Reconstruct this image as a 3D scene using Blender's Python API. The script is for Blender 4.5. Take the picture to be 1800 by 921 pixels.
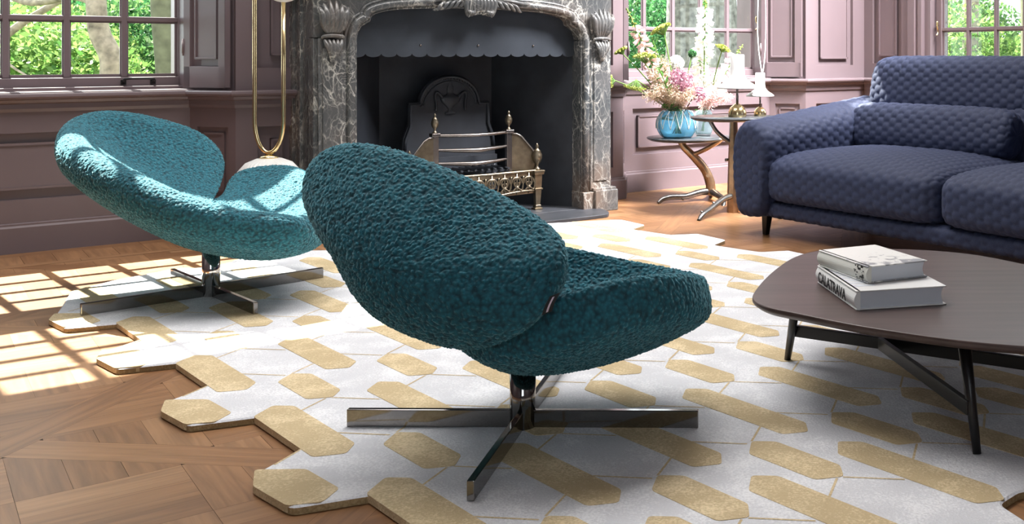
import bpy, bmesh, math, random
import numpy as np
from mathutils import Vector, Matrix
random.seed(7); rng = np.random.default_rng(7)
for o in list(bpy.data.objects): bpy.data.objects.remove(o)
SC = bpy.context.scene
COL = SC.collection

# ------------------------------------------------------------------ camera, light, exposure
F, CX, HY = 1845.0, 1355.0, 94.0            # focal length and principal point of the 1800x921 frame, in pixels
cam = bpy.data.cameras.new('camera'); cam_o = bpy.data.objects.new('camera', cam); COL.objects.link(cam_o)
cam.sensor_width = 36; cam.lens = F/1800*36
cam.shift_x = (900-CX)/1800; cam.shift_y = -(460.5-HY)/1800
cam_o.location = (0, 0, 1); cam_o.rotation_euler = (math.pi/2, 0, 0)
cam.clip_start = .05; cam.clip_end = 300
SC.camera = cam_o
TH = math.atan2(1845, 2205)                 # the fireplace wall runs away to the right
CT, ST = math.cos(TH), math.sin(TH)
def RW(s, d, z=0): return Vector((s*CT-d*ST, s*ST+d*CT, z))     # room axes -> world

SC.view_settings.view_transform = 'Standard'; SC.view_settings.look = 'None'
SC.view_settings.exposure = 0.45; SC.view_settings.gamma = 1; SC.view_settings.use_curve_mapping = False
W = bpy.data.worlds.new('sky'); SC.world = W; W.use_nodes = True
bg = W.node_tree.nodes['Background']; bg.inputs[0].default_value = (.86, .93, 1, 1); bg.inputs[1].default_value = 3.2
sun = bpy.data.lights.new('sun', 'SUN'); sun.energy = 28; sun.color = (1, .95, .86); sun.angle = .006
sun_o = bpy.data.objects.new('sun', sun); COL.objects.link(sun_o)
hd = RW(.11, -.99)                          # sunlight comes in over the garden, almost square to the window wall
sun_dir = Vector((hd.x*math.cos(.96), hd.y*math.cos(.96), -math.sin(.96)))
sun_o.rotation_euler = sun_dir.to_track_quat('-Z', 'Y').to_euler(); sun_o.location = (-5, 14, 12)
cl_l = bpy.data.lights.new('added_overhead_fill', 'AREA'); cl_l.shape = 'RECTANGLE'; cl_l.size = 5; cl_l.size_y = 2.2; cl_l.energy = 245; cl_l.color = (1, .97, .95)  # added soft fill from above for rug and seats, not a room fixture
cl_o = bpy.data.objects.new('added_overhead_fill', cl_l); COL.objects.link(cl_o); cl_o.location = RW(2.3, 4.5, 4.5); cl_o.rotation_euler = (0, 0, TH)
bl_l = bpy.data.lights.new('added_corner_fill', 'AREA'); bl_l.shape = 'RECTANGLE'; bl_l.size = 1.6; bl_l.size_y = 1.2; bl_l.energy = 200; bl_l.spread = 1.05; bl_l.color = (1, .98, 1)  # added narrow fill, out of view, brightens the wall behind the flowers
bl_o = bpy.data.objects.new('added_corner_fill', bl_l); COL.objects.link(bl_o); bl_o.location = RW(5.5, 3.4, 4.2)
bl_o.rotation_euler = (RW(4.7, 6.45, .5)-bl_o.location).to_track_quat('-Z', 'Y').to_euler()
SC.cycles.use_denoising = True
SC.cycles.max_bounces = 10; SC.cycles.diffuse_bounces = 5; SC.cycles.transparent_max_bounces = 16
SC.cycles.sample_clamp_indirect = 6

# ------------------------------------------------------------------ materials
def new_mat(name):
    m = bpy.data.materials.new(name); m.use_nodes = True
    nt = m.node_tree
    return m, nt, nt.nodes['Principled BSDF']
def N(nt, t, **kw):
    n = nt.nodes.new(t)
    for k, v in kw.items():
        if k.startswith('i_'):
            key = k[2:]
            n.inputs[int(key) if key.isdigit() else key.replace('_', ' ')].default_value = v
        else: setattr(n, k, v)
    return n
def ramp(nt, fac, stops):
    r = N(nt, 'ShaderNodeValToRGB'); e = r.color_ramp.elements
    while len(e) < len(stops): e.new(.5)
    for el, (p, c) in zip(e, stops): el.position = p; el.color = (*c, 1)
    nt.links.new(fac, r.inputs[0]); return r
def bump(nt, b, h, strength, dist, prev=None):
    n = N(nt, 'ShaderNodeBump'); n.inputs['Strength'].default_value = strength; n.inputs['Distance'].default_value = dist
    nt.links.new(h, n.inputs['Height'])
    if prev: nt.links.new(prev.outputs[0], n.inputs['Normal'])
    nt.links.new(n.outputs[0], b.inputs['Normal']); return n
def plain(name, col, rough=.5, metal=0, noise=0, nscale=8, bmp=0, coat=0):
    m, nt, b = new_mat(name)
    b.inputs['Roughness'].default_value = rough; b.inputs['Metallic'].default_value = metal
    b.inputs['Coat Weight'].default_value = coat
    tc = N(nt, 'ShaderNodeTexCoord')
    ns = N(nt, 'ShaderNodeTexNoise', i_Scale=nscale, i_Detail=5.0); nt.links.new(tc.outputs['Object'], ns.inputs['Vector'])
    k = max(noise, .02)
    r = ramp(nt, ns.outputs[0], [(.25, tuple(c*(1-k) for c in col)), (.75, tuple(min(1, c*(1+k)) for c in col))])
    nt.links.new(r.outputs[0], b.inputs['Base Color'])
    if bmp: bump(nt, b, ns.outputs[0], bmp, .01)
    return m
M = {}
M['paint'] = plain('mauve_paint', (.135, .102, .110), .36, noise=.05, nscale=3)
M['ceiling'] = plain('ceiling_paint', (.72, .69, .67), .8)
M['iron'] = plain('blackened_iron', (.028, .032, .040), .5, .2, noise=.35, nscale=6, bmp=.06)
M['iron_hood'] = plain('blued_iron_sheet', (.065, .075, .09), .36, .5, noise=.25, nscale=4, bmp=.03)
M['brass_old'] = plain('aged_brass', (.20, .165, .115), .32, .9, noise=.35, nscale=22, bmp=.05)
M['steel_old'] = plain('polished_grate_steel', (.24, .215, .20), .25, .95, noise=.2, nscale=15)
M['gold'] = plain('brushed_gold', (.83, .66, .36), .2, 1.0)
M['white_lacquer'] = plain('white_lacquer', (.86, .86, .85), .3)
M['white_ceramic'] = plain('white_ribbed_ceramic', (.58, .57, .55), .35)
M['chrome'] = plain('polished_chrome', (.62, .60, .58), .06, 1.0)
M['black_chrome'] = plain('dark_polished_chrome', (.27, .26, .25), .1, 1.0)
M['black_wood'] = plain('black_stained_wood', (.006, .006, .007), .35)
M['slate'] = plain('slate_hearth', (.04, .043, .05), .45, noise=.3, nscale=10)
M['bronze'] = plain('patinated_bronze', (.50, .33, .20), .3, .9, noise=.35, nscale=18, bmp=.15)
M['bronze_dark'] = plain('dark_steel_branch', (.22, .21, .20), .28, .95, noise=.3, nscale=20, bmp=.15)
M['top_dark'] = plain('dark_stone_top', (.045, .05, .055), .25, noise=.4, nscale=14)
M['paper'] = plain('book_pages', (.60, .63, .68), .8, noise=.03)
M['cover_white'] = plain('white_book_cover', (.80, .81, .80), .3)
M['cover_cream'] = plain('cream_book_spine', (.60, .60, .55), .4)
M['ink'] = plain('black_ink', (.012, .012, .014), .5)
M['tag_black'] = plain('black_woven_tag', (.008, .008, .01), .7)
M['tag_white'] = plain('white_thread', (.62, .52, .62), .7)
M['bark_pale'] = plain('pale_bark', (.25, .21, .155), .9, noise=.65, nscale=13, bmp=.5)
M['bark_dark'] = plain('mossy_bark', (.13, .13, .08), .9, noise=.4, nscale=7, bmp=.5)
M['bark_grey'] = plain('grey_bark', (.19, .185, .17), .9, noise=.7, nscale=14, bmp=.5)
M['lawn'] = plain('lawn_grass', (.10, .12, .06), .9, noise=.5, nscale=3)
M['stem'] = plain('green_stem', (.10, .20, .03), .5)
M['stem_brown'] = plain('brown_stem', (.11, .06, .03), .6)
M['cord'] = plain('white_cord', (.75, .75, .74), .6)
M['black_handle'] = plain('black_iron_handle', (.01, .01, .01), .4, .5)

def leafy(name, c1, c2, trans=.5):
    m, nt, b = new_mat(name)
    oi = N(nt, 'ShaderNodeNewGeometry'); r = ramp(nt, oi.outputs['Random Per Island'], [(0, c1), (1, c2)])
    nt.links.new(r.outputs[0], b.inputs['Base Color']); b.inputs['Roughness'].default_value = .55
    tr = N(nt, 'ShaderNodeBsdfTranslucent'); nt.links.new(r.outputs[0], tr.inputs[0])
    mx = N(nt, 'ShaderNodeMixShader'); mx.inputs[0].default_value = trans
    nt.links.new(b.outputs[0], mx.inputs[1]); nt.links.new(tr.outputs[0], mx.inputs[2])
    nt.links.new(mx.outputs[0], nt.nodes['Material Output'].inputs[0]); return m
M['leaf_bright'] = leafy('bright_leaves', (.07, .19, .035), (.29, .43, .12))
M['leaf_mid'] = leafy('mid_green_leaves', (.04, .13, .04), (.18, .32, .10))
M['leaf_deep'] = leafy('deep_green_leaves', (.02, .11, .04), (.10, .28, .09))
M['petal_pink'] = leafy('pink_petals', (.80, .55, .52), (.9, .76, .72), .35)
M['petal_white'] = leafy('white_petals', (.84, .84, .78), (.95, .94, .9), .4)
M['petal_plum'] = leafy('plum_florets', (.36, .13, .22), (.66, .40, .46), .3)
M['umbel_green'] = leafy('green_umbels', (.22, .28, .04), (.46, .50, .13), .35)
M['grass_fluff'] = leafy('beige_grass_plumes', (.42, .29, .19), (.68, .55, .42), .4)
M['grass_pink'] = leafy('rosy_grass_plumes', (.62, .36, .36), (.85, .70, .64), .45)
M['leaf_vase'] = leafy('bouquet_leaves', (.03, .12, .02), (.10, .28, .05), .35)

def glass(name, col, rough=0, tint=.9):
    m, nt, b = new_mat(name); nt.nodes.remove(b)
    t = N(nt, 'ShaderNodeBsdfTransparent'); t.inputs[0].default_value = (*col, 1)
    g = N(nt, 'ShaderNodeBsdfGlossy'); g.inputs['Roughness'].default_value = .02
    lw = N(nt, 'ShaderNodeLayerWeight', i_Blend=.5); pw = N(nt, 'ShaderNodeMath', operation='POWER'); pw.inputs[1].default_value = 4
    fr = N(nt, 'ShaderNodeMath', operation='MULTIPLY_ADD'); fr.inputs[1].default_value = .6; fr.inputs[2].default_value = .03
    nt.links.new(lw.outputs['Facing'], pw.inputs[0]); nt.links.new(pw.outputs[0], fr.inputs[0]); mx = N(nt, 'ShaderNodeMixShader')
    nt.links.new(fr.outputs[0], mx.inputs[0]); nt.links.new(t.outputs[0], mx.inputs[1]); nt.links.new(g.outputs[0], mx.inputs[2])
    nt.links.new(mx.outputs[0], nt.nodes['Material Output'].inputs[0]); return m
M['glass'] = glass('window_glass', (.95, .97, .96))
def colored_glass(name, col):
    m, nt, b = new_mat(name)
    b.inputs['Base Color'].default_value = (*col, 1); b.inputs['Transmission Weight'].default_value = .85
    b.inputs['Roughness'].default_value = .03; b.inputs['IOR'].default_value = 1.3; return m
M['glass_blue'] = colored_glass('blue_glass', (.35, .74, .92))
M['glass_pale'] = colored_glass('pale_aqua_glass', (.75, .93, .97))

def marble():
    m, nt, b = new_mat('black_veined_marble'); tc = N(nt, 'ShaderNodeTexCoord')
    mp = N(nt, 'ShaderNodeMapping'); mp.inputs['Scale'].default_value = (1, 1, .55); mp.inputs['Rotation'].default_value = (.3, .5, .2)
    nt.links.new(tc.outputs['Object'], mp.inputs[0])
    n1 = N(nt, 'ShaderNodeTexNoise', i_Scale=5.0, i_Detail=8.0, i_Distortion=1.4); nt.links.new(mp.outputs[0], n1.inputs['Vector'])
    mixv = N(nt, 'ShaderNodeMixRGB'); mixv.inputs[0].default_value = .16
    nt.links.new(mp.outputs[0], mixv.inputs[1]); nt.links.new(n1.outputs['Color'], mixv.inputs[2])
    v = N(nt, 'ShaderNodeTexVoronoi', feature='DISTANCE_TO_EDGE', i_Scale=15.0); nt.links.new(mixv.outputs[0], v.inputs['Vector'])
    v2 = N(nt, 'ShaderNodeTexVoronoi', feature='DISTANCE_TO_EDGE', i_Scale=38.0); nt.links.new(mixv.outputs[0], v2.inputs['Vector'])
    r1 = ramp(nt, v.outputs[0], [(0, (.95, .95, .95)), (.014, (.5, .5, .5)), (.06, (0, 0, 0))])
    r2 = ramp(nt, v2.outputs[0], [(0, (.5, .5, .5)), (.025, (.2, .2, .2)), (.09, (0, 0, 0))])
    ms = ramp(nt, n1.outputs[0], [(.42, (.15, .15, .15)), (.62, (1, 1, 1))])
    add = N(nt, 'ShaderNodeMixRGB', blend_type='ADD'); add.inputs[0].default_value = 1
    nt.links.new(r1.outputs[0], add.inputs[1]); nt.links.new(r2.outputs[0], add.inputs[2])
    mul = N(nt, 'ShaderNodeMixRGB', blend_type='MULTIPLY'); mul.inputs[0].default_value = 1
    nt.links.new(add.outputs[0], mul.inputs[1]); nt.links.new(ms.outputs[0], mul.inputs[2])
    n2 = N(nt, 'ShaderNodeTexNoise', i_Scale=2.2, i_Detail=4.0); nt.links.new(tc.outputs['Object'], n2.inputs['Vector'])
    base = ramp(nt, n2.outputs[0], [(.35, (.05, .056, .06)), (.55, (.085, .085, .085)), (.72, (.16, .12, .095))])
    fin = N(nt, 'ShaderNodeMixRGB'); nt.links.new(mul.outputs[0], fin.inputs[0]); nt.links.new(base.outputs[0], fin.inputs[1])
    fin.inputs[2].default_value = (.52, .50, .45, 1)
    nt.links.new(fin.outputs[0], b.inputs['Base Color']); b.inputs['Roughness'].default_value = .22; return m
M['marble'] = marble()

def boucle():
    m, nt, b = new_mat('teal_boucle'); tc = N(nt, 'ShaderNodeTexCoord')
    v = N(nt, 'ShaderNodeTexVoronoi', i_Scale=105.0, feature='SMOOTH_F1'); nt.links.new(tc.outputs['Object'], v.inputs['Vector'])
    n = N(nt, 'ShaderNodeTexNoise', i_Scale=210.0, i_Detail=3.0); nt.links.new(tc.outputs['Object'], n.inputs['Vector'])
    r = ramp(nt, v.outputs[0], [(.1, (.016, .160, .215)), (.7, (.004, .042, .060))])
    nt.links.new(r.outputs[0], b.inputs['Base Color']); b.inputs['Roughness'].default_value = .85
    b.inputs['Sheen Weight'].default_value = .6; b.inputs['Sheen Roughness'].default_value = .4; b.inputs['Sheen Tint'].default_value = (.35, .75, .85, 1)
    inv = N(nt, 'ShaderNodeMath', operation='SUBTRACT'); inv.inputs[0].default_value = 1; nt.links.new(v.outputs[0], inv.inputs[1])
    b1 = bump(nt, b, inv.outputs[0], .9, .008); bump(nt, b, n.outputs[0], .35, .004, b1); return m
M['boucle'] = boucle()
def quilt(name='navy_quilted_fabric'):
    m, nt, b = new_mat(name); tc = N(nt, 'ShaderNodeTexCoord')
    n = N(nt, 'ShaderNodeTexNoise', i_Scale=260.0, i_Detail=2.0); nt.links.new(tc.outputs['Object'], n.inputs['Vector'])
    r = ramp(nt, n.outputs[0], [(.3, (.007, .013, .042)), (.7, (.014, .024, .070))])
    nt.links.new(r.outputs[0], b.inputs['Base Color']); b.inputs['Roughness'].default_value = .75
    b.inputs['Sheen Weight'].default_value = .06; b.inputs['Sheen Tint'].default_value = (.6, .65, .85, 1)
    bump(nt, b, n.outputs[0], .2, .002); return m
M['quilt'] = quilt()
def wool(name, c1, c2):
    m, nt, b = new_mat(name); tc = N(nt, 'ShaderNodeTexCoord')
    n = N(nt, 'ShaderNodeTexNoise', i_Scale=170.0, i_Detail=4.0); nt.links.new(tc.outputs['Object'], n.inputs['Vector'])
    n2 = N(nt, 'ShaderNodeTexNoise', i_Scale=9.0, i_Detail=3.0); nt.links.new(tc.outputs['Object'], n2.inputs['Vector'])
    ad = N(nt, 'ShaderNodeMath', operation='ADD'); nt.links.new(n.outputs[0], ad.inputs[0]); nt.links.new(n2.outputs[0], ad.inputs[1])
    r = ramp(nt, ad.outputs[0], [(.72, c1), (1.0, c2)]); r.color_ramp.elements[0].position = .75
    hf = N(nt, 'ShaderNodeMath', operation='MULTIPLY'); hf.inputs[1].default_value = .8; nt.links.new(ad.outputs[0], hf.inputs[0]); nt.links.new(hf.outputs[0], r.inputs[0])
    nt.links.new(r.outputs[0], b.inputs['Base Color']); b.inputs['Roughness'].default_value = .95
    bump(nt, b, n.outputs[0], .6, .006); return m
M['wool_white'] = wool('white_wool', (.62, .63, .66), (.80, .81, .83))
M['wool_sand'] = wool('sand_wool', (.52, .41, .24), (.75, .62, .40))
M['wool_edge'] = wool('sand_wool_edge', (.30, .21, .10), (.46, .34, .18))
def parquet():
    m, nt, b = new_mat('oak_parquet'); tc = N(nt, 'ShaderNodeTexCoord')
    at = N(nt, 'ShaderNodeAttribute', attribute_name='plank')
    uv = N(nt, 'ShaderNodeUVMap')
    mp = N(nt, 'ShaderNodeMapping'); mp.inputs['Scale'].default_value = (3, 42, 1); nt.links.new(uv.outputs[0], mp.inputs[0])
    n = N(nt, 'ShaderNodeTexNoise', i_Scale=1.0, i_Detail=6.0, i_Distortion=.6); nt.links.new(mp.outputs[0], n.inputs['Vector'])
    r1 = ramp(nt, at.outputs['Fac'], [(0, (.225, .108, .046)), (.5, (.29, .147, .066)), (1, (.35, .19, .092))])
    r2 = ramp(nt, n.outputs[0], [(.3, (.66, .63, .60)), (.7, (1.15, 1.15, 1.15))])
    mx = N(nt, 'ShaderNodeMixRGB', blend_type='MULTIPLY'); mx.inputs[0].default_value = 1
    nt.links.new(r1.outputs[0], mx.inputs[1]); nt.links.new(r2.outputs[0], mx.inputs[2])
    nt.links.new(mx.outputs[0], b.inputs['Base Color'])
    b.inputs['Roughness'].default_value = .36; bump(nt, b, n.outputs[0], .08, .003); return m
M['parquet'] = parquet()
M['floor_gap'] = plain('dark_joint', (.05, .026, .014), .7)
def walnut():
    m, nt, b = new_mat('dark_walnut_top'); tc = N(nt, 'ShaderNodeTexCoord')
    mp = N(nt, 'ShaderNodeMapping'); mp.inputs['Rotation'].default_value = (0, 0, .55); mp.inputs['Scale'].default_value = (2, 30, 6); nt.links.new(tc.outputs['Object'], mp.inputs[0])
    n = N(nt, 'ShaderNodeTexNoise', i_Scale=1.0, i_Detail=6.0); nt.links.new(mp.outputs[0], n.inputs['Vector'])
    r = ramp(nt, n.outputs[0], [(.3, (.055, .034, .030)), (.7, (.088, .056, .050))]); nt.links.new(r.outputs[0], b.inputs['Base Color'])
    b.inputs['Roughness'].default_value = .38; return m
M['walnut'] = walnut()
def sketch_cover():
    m, nt, b = new_mat('white_cover_with_ink_drawing'); tc = N(nt, 'ShaderNodeTexCoord')
    n = N(nt, 'ShaderNodeTexNoise', i_Scale=26.0, i_Detail=6.0, i_Distortion=1.2); nt.links.new(tc.outputs['Object'], n.inputs['Vector'])
    sx = N(nt, 'ShaderNodeSeparateXYZ'); nt.links.new(tc.outputs['Object'], sx.inputs[0])
    mr = N(nt, 'ShaderNodeMapRange'); nt.links.new(sx.outputs['Y'], mr.inputs[0])
    for i, v in ((1, .01), (2, .15), (3, .27), (4, 0)): mr.inputs[i].default_value = v
    sm = N(nt, 'ShaderNodeMath', operation='ADD'); nt.links.new(n.outputs[0], sm.inputs[0]); nt.links.new(mr.outputs[0], sm.inputs[1])
    r = ramp(nt, sm.outputs[0], [(.66, (.82, .82, .79)), (.78, (.30, .31, .33))]); nt.links.new(r.outputs[0], b.inputs['Base Color'])
    b.inputs['Roughness'].default_value = .35; return m
M['sketch'] = sketch_cover()

# ------------------------------------------------------------------ mesh helpers
class MB:
    def __init__(s): s.v = []; s.f = []; s.mi = []; s.sm = []
    def add(s, vs, fs, mi=0, smooth=False):
        o = len(s.v); s.v += [tuple(p) for p in vs]
        for f in fs: s.f.append([i+o for i in f]); s.mi.append(mi); s.sm.append(smooth)
        return s
    def box(s, a, b, mi=0):
        (x0, y0, z0), (x1, y1, z1) = a, b
        vs = [(x0,y0,z0),(x1,y0,z0),(x1,y1,z0),(x0,y1,z0),(x0,y0,z1),(x1,y0,z1),(x1,y1,z1),(x0,y1,z1)]
        return s.add(vs, [(0,3,2,1),(4,5,6,7),(0,1,5,4),(1,2,6,5),(2,3,7,6),(3,0,4,7)], mi)
    def prism(s, poly, z0, z1, mi=0, mit=None, smooth=False):
        n = len(poly)
        s.add([(x,y,z0) for x,y in poly]+[(x,y,z1) for x,y in poly], [(i,(i+1)%n,(i+1)%n+n,i+n) for i in range(n)], mi, smooth)
        s.add([(x,y,z1) for x,y in poly], [tuple(range(n))], mi if mit is None else mit)
        return s.add([(x,y,z0) for x,y in poly], [tuple(range(n-1,-1,-1))], mi)
    def slab(s, O, U, V, Nn, poly, t0, t1, mi=0):      # 2D outline in plane (U,V), thick along Nn
        O, U, V, Nn = map(Vector, (O, U, V, Nn)); n = len(poly)
        A = [O+U*x+V*y+Nn*t0 for x,y in poly]; B = [O+U*x+V*y+Nn*t1 for x,y in poly]
        return s.add(A+B, [(i,(i+1)%n,(i+1)%n+n,i+n) for i in range(n)]+[tuple(range(n-1,-1,-1)), tuple(range(n,2*n))], mi)
    def tube(s, path, rad, n=10, mi=0, caps=True, closed=False, squash=None):
        P = [Vector(p) for p in path]; m = len(P)
        R = [rad]*m if not hasattr(rad, '__len__') else rad
        rings = []; prev = None
        for i in range(m):
            t = (P[(i+1) % m]-P[i-1]) if closed else (P[min(i+1,m-1)]-P[max(i-1,0)])
            t.normalize()
            if prev is None: a = t.orthogonal().normalized()
            else: a = (prev-t*prev.dot(t)).normalized()
            prev = a; b = t.cross(a)
            rings.append([P[i]+(a*math.cos(2*math.pi*k/n)+b*math.sin(2*math.pi*k/n))*R[i] for k in range(n)])
        vs = [p for r in rings for p in r]; fs = []
        for i in range(m if closed else m-1):
            j = (i+1) % m
            for k in range(n): fs.append((i*n+k, i*n+(k+1)%n, j*n+(k+1)%n, j*n+k))
        s.add(vs, fs, mi, True)
        if caps and not closed:
            s.add(rings[0], [tuple(range(n-1,-1,-1))], mi); s.add(rings[-1], [tuple(range(n))], mi)
        return s
    def lathe(s, prof, n=32, c=(0,0,0), mi=0, fn=None):
        vs = []
        for r, z in prof:
            for k in range(n):
                a = 2*math.pi*k/n; rr = r*(fn(a, z) if fn else 1)
                vs.append((c[0]+rr*math.cos(a), c[1]+rr*math.sin(a), c[2]+z))
        fs = [(i*n+k, i*n+(k+1)%n, (i+1)*n+(k+1)%n, (i+1)*n+k) for i in range(len(prof)-1) for k in range(n)]
        s.add(vs, fs, mi, True)
        if prof[0][0] > 1e-4: s.add(vs[:n], [tuple(range(n-1,-1,-1))], mi)
        if prof[-1][0] > 1e-4: s.add(vs[-n:], [tuple(range(n))], mi)
        return s
    def grid(s, pts, closed_u=False, closed_v=False, mi=0):
        nu, nv = len(pts), len(pts[0]); vs = [p for r in pts for p in r]; fs = []
        for i in range(nu if closed_u else nu-1):
            for j in range(nv if closed_v else nv-1):
                i2, j2 = (i+1)%nu, (j+1)%nv; fs.append((i*nv+j, i2*nv+j, i2*nv+j2, i*nv+j2))
        return s.add(vs, fs, mi, True)
    def sweep(s, prof, path, closed=False, mi=0, side=1):   # prof: (out, z); path: plan points, out to the right-hand side * side
        P = [Vector((p[0], p[1])) for p in path]; m = len(P); rows = []
        for i in range(m):
            ts = []
            if closed or i > 0: ts.append((P[i]-P[i-1]).normalized())
            if closed or i < m-1: ts.append((P[(i+1)%m]-P[i]).normalized())
            ns = [Vector((t.y, -t.x))*side for t in ts]
            nn = sum(ns, Vector((0,0))).normalized(); k = 1/max(.4, nn.dot(ns[0]))
            rows.append([(P[i].x+nn.x*o*k, P[i].y+nn.y*o*k, z) for o, z in prof])
        n = len(prof); vs = [p for r in rows for p in r]; fs = []
        for i in range(m if closed else m-1):
            j = (i+1) % m
            for q in range(n): fs.append((i*n+q, j*n+q, j*n+(q+1)%n, i*n+(q+1)%n))
        s.add(vs, fs, mi)
        if not closed: s.add(rows[0], [tuple(range(n))], mi); s.add(rows[-1], [tuple(range(n-1,-1,-1))], mi)
        return s
    def move(s, off):
        s.v = [(a+off[0], b+off[1], c+off[2]) for a,b,c in s.v]; return s
def obj(name, mb, mats, parent=None, bevel=0, seg=2, fix=True, loc=None, rz=0, smooth_angle=False):
    me = bpy.data.meshes.new(name); me.from_pydata(mb.v, [], mb.f)
    for m in (mats if isinstance(mats, (list, tuple)) else [mats]): me.materials.append(M[m] if isinstance(m, str) else m)
    me.polygons.foreach_set('material_index', mb.mi); me.polygons.foreach_set('use_smooth', mb.sm)
    if fix:
        b = bmesh.new(); b.from_mesh(me); bmesh.ops.remove_doubles(b, verts=b.verts, dist=1e-5)
        bmesh.ops.recalc_face_normals(b, faces=b.faces); b.to_mesh(me); b.free()
    me.update()
    o = bpy.data.objects.new(name, me); COL.objects.link(o)
    if parent is not None: o.parent = parent
    if loc is not None: o.location = loc
    o.rotation_euler.z = rz
    if bevel:
        bv = o.modifiers.new('bevel', 'BEVEL'); bv.width = bevel; bv.segments = seg; bv.limit_method = 'ANGLE'; bv.angle_limit = .6
    return o
def tag(o, label, cat, group=None, kind=None):
    if label: o['label'] = label
    if cat: o['category'] = cat
    if group: o['group'] = group
    if kind: o['kind'] = kind
    return o
def thing(name, label, cat, loc=(0,0,0), rz=0, group=None):
    o = bpy.data.objects.new(name, None); COL.objects.link(o); o.empty_display_size = .1
    o.location = loc; o.rotation_euler.z = rz; return tag(o, label, cat, group)
def struct(o): o['kind'] = 'structure'; return o
def cr(pts, n, closed=False):                      # Catmull-Rom through 2D/3D points
    P = [Vector(p) for p in pts]; m = len(P); out = []
    segs = m if closed else m-1
    for i in range(segs):
        if closed: a, b, c, d = P[i-1], P[i], P[(i+1)%m], P[(i+2)%m]
        else: a, b, c, d = P[max(i-1,0)], P[i], P[i+1], P[min(i+2,m-1)]
        for k in range(n):
            t = k/n
            out.append(.5*((2*b)+(c-a)*t+(2*a-5*b+4*c-d)*t*t+(3*b-a-3*c+d)*t**3))
    if not closed: out.append(P[-1])
    return out
def px(x, y, Y): return Vector(((x-CX)*Y/F, Y, 1-(y-HY)*Y/F))           # a point at distance Y
def gp(x, y, z=0):
    Y = F*(1-z)/(y-HY); return Vector(((x-CX)*Y/F, Y, z))               # a point on the level z
# ------------------------------------------------------------------ the room (s along the fireplace wall, d away from the camera)
WD, AP, SASH = 6.2, 6.455, 6.65              # wall face, face under the windows, sash plane
SIDE = 6.2                                   # side wall face on the right
CEIL = 4.6
def pframe(O, t, nrm):
    def Q(u, z, o): return (O[0]+t[0]*u+nrm[0]*o, O[1]+t[1]*u+nrm[1]*o, z)
    return Q
def pbox(mb, Q, u0, u1, z0, z1, o0, o1, mi=0):
    vs = [Q(u0,z0,o0),Q(u1,z0,o0),Q(u1,z0,o1),Q(u0,z0,o1),Q(u0,z1,o0),Q(u1,z1,o0),Q(u1,z1,o1),Q(u0,z1,o1)]
    mb.add(vs, [(0,3,2,1),(4,5,6,7),(0,1,5,4),(1,2,6,5),(2,3,7,6),(3,0,4,7)], mi)
def panelled(mb, Q, u0, u1, z0, z1, rects, inner=.05):
    # framing 30 mm proud of the wall core, each rect a recess with a raised, beaded field
    rects = sorted(rects, key=lambda r: r[2])
    if not rects: pbox(mb, Q, u0, u1, z0, z1, -.03, 0); return
    us = rects[0][0], rects[0][1]
    pbox(mb, Q, u0, us[0], z0, z1, -.03, 0); pbox(mb, Q, us[1], u1, z0, z1, -.03, 0)
    zz = z0
    for (a, b, c, e) in rects:
        pbox(mb, Q, us[0], us[1], zz, c, -.03, 0); zz = e
        m = inner
        if b-a > 2.6*m and e-c > 2.6*m:
            f0, f1, g0, g1 = a+m, b-m, c+m, e-m
            pbox(mb, Q, f0, f1, g0, g1, -.03, -.012)
            w = .012
            pbox(mb, Q, f0, f1, g0, g0+w, -.03, -.004); pbox(mb, Q, f0, f1, g1-w, g1, -.03, -.004)
            pbox(mb, Q, f0, f0+w, g0, g1, -.03, -.004); pbox(mb, Q, f1-w, f1, g0, g1, -.03, -.004)
    pbox(mb, Q, us[0], us[1], zz, z1, -.03, 0)

E_ = .03
wb = MB()
wb.prism([(-3, WD+E_), (-.27, WD+E_), (-.10, AP+E_), (-.08, 6.85), (-3, 6.85)], 0, CEIL)
wb.prism([(1.42, WD+E_), (1.80, WD+E_), (1.80, 6.85), (1.229, 6.85), (1.229, SASH-.03), (1.25, AP+E_)], 0, CEIL)
wb.prism([(3.48, WD+E_), (3.86, WD+E_), (4.03, AP+E_), (4.055, SASH-.03), (4.055, 6.85), (3.48, 6.85)], 0, CEIL)
wb.prism([(5.548, WD+E_), (6.44, WD+E_), (6.44, 6.85), (5.365, 6.85), (5.365, SASH-.03), (5.385, AP+E_)], 0, CEIL)
wb.box((1.78, WD+E_, 1.5), (3.5, 6.85, CEIL))
wb.box((1.78, 6.62, 0), (3.5, 6.85, 1.52))
for s0, s1 in ((-.2, 1.35), (3.95, 5.48)):
    wb.box((s0, AP+E_, 0), (s1, 6.85, .80)); wb.box((s0, WD+.1, 4.2), (s1, 6.69, CEIL)); wb.box((s0, 6.68, 4.5), (s1, 6.85, CEIL))
# panelled facings
def splay(p, q):
    v = Vector((q[0]-p[0], q[1]-p[1])); L = v.length; t = v/L
    return pframe(p, t, (t.y, -t.x)), L
Z0, ZT = .10, .72
Q = pframe((0, AP), (1, 0), (0, -1))
panelled(wb, Q, -.10, 1.25, Z0, ZT, [(.0, 1.15, .266, .60)])
panelled(wb, Q, 4.03, 5.385, Z0, ZT, [(4.10, 5.31, .266, .60)])
Q0 = pframe((0, WD), (1, 0), (0, -1))
panelled(wb, Q0, -3, -.27, Z0, CEIL, [(-2.6, -.6, .266, .60), (-2.6, -.6, .92, 3.9)], .07)
panelled(wb, Q0, 1.42, 1.78, Z0, CEIL, [(1.53, 1.73, .22, .60), (1.53, 1.73, .92, 3.9)], .07)
panelled(wb, Q0, 3.48, 3.86, Z0, CEIL, [(3.6, 3.78, .22, .60), (3.6, 3.78, .92, 3.9)], .07)
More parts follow.
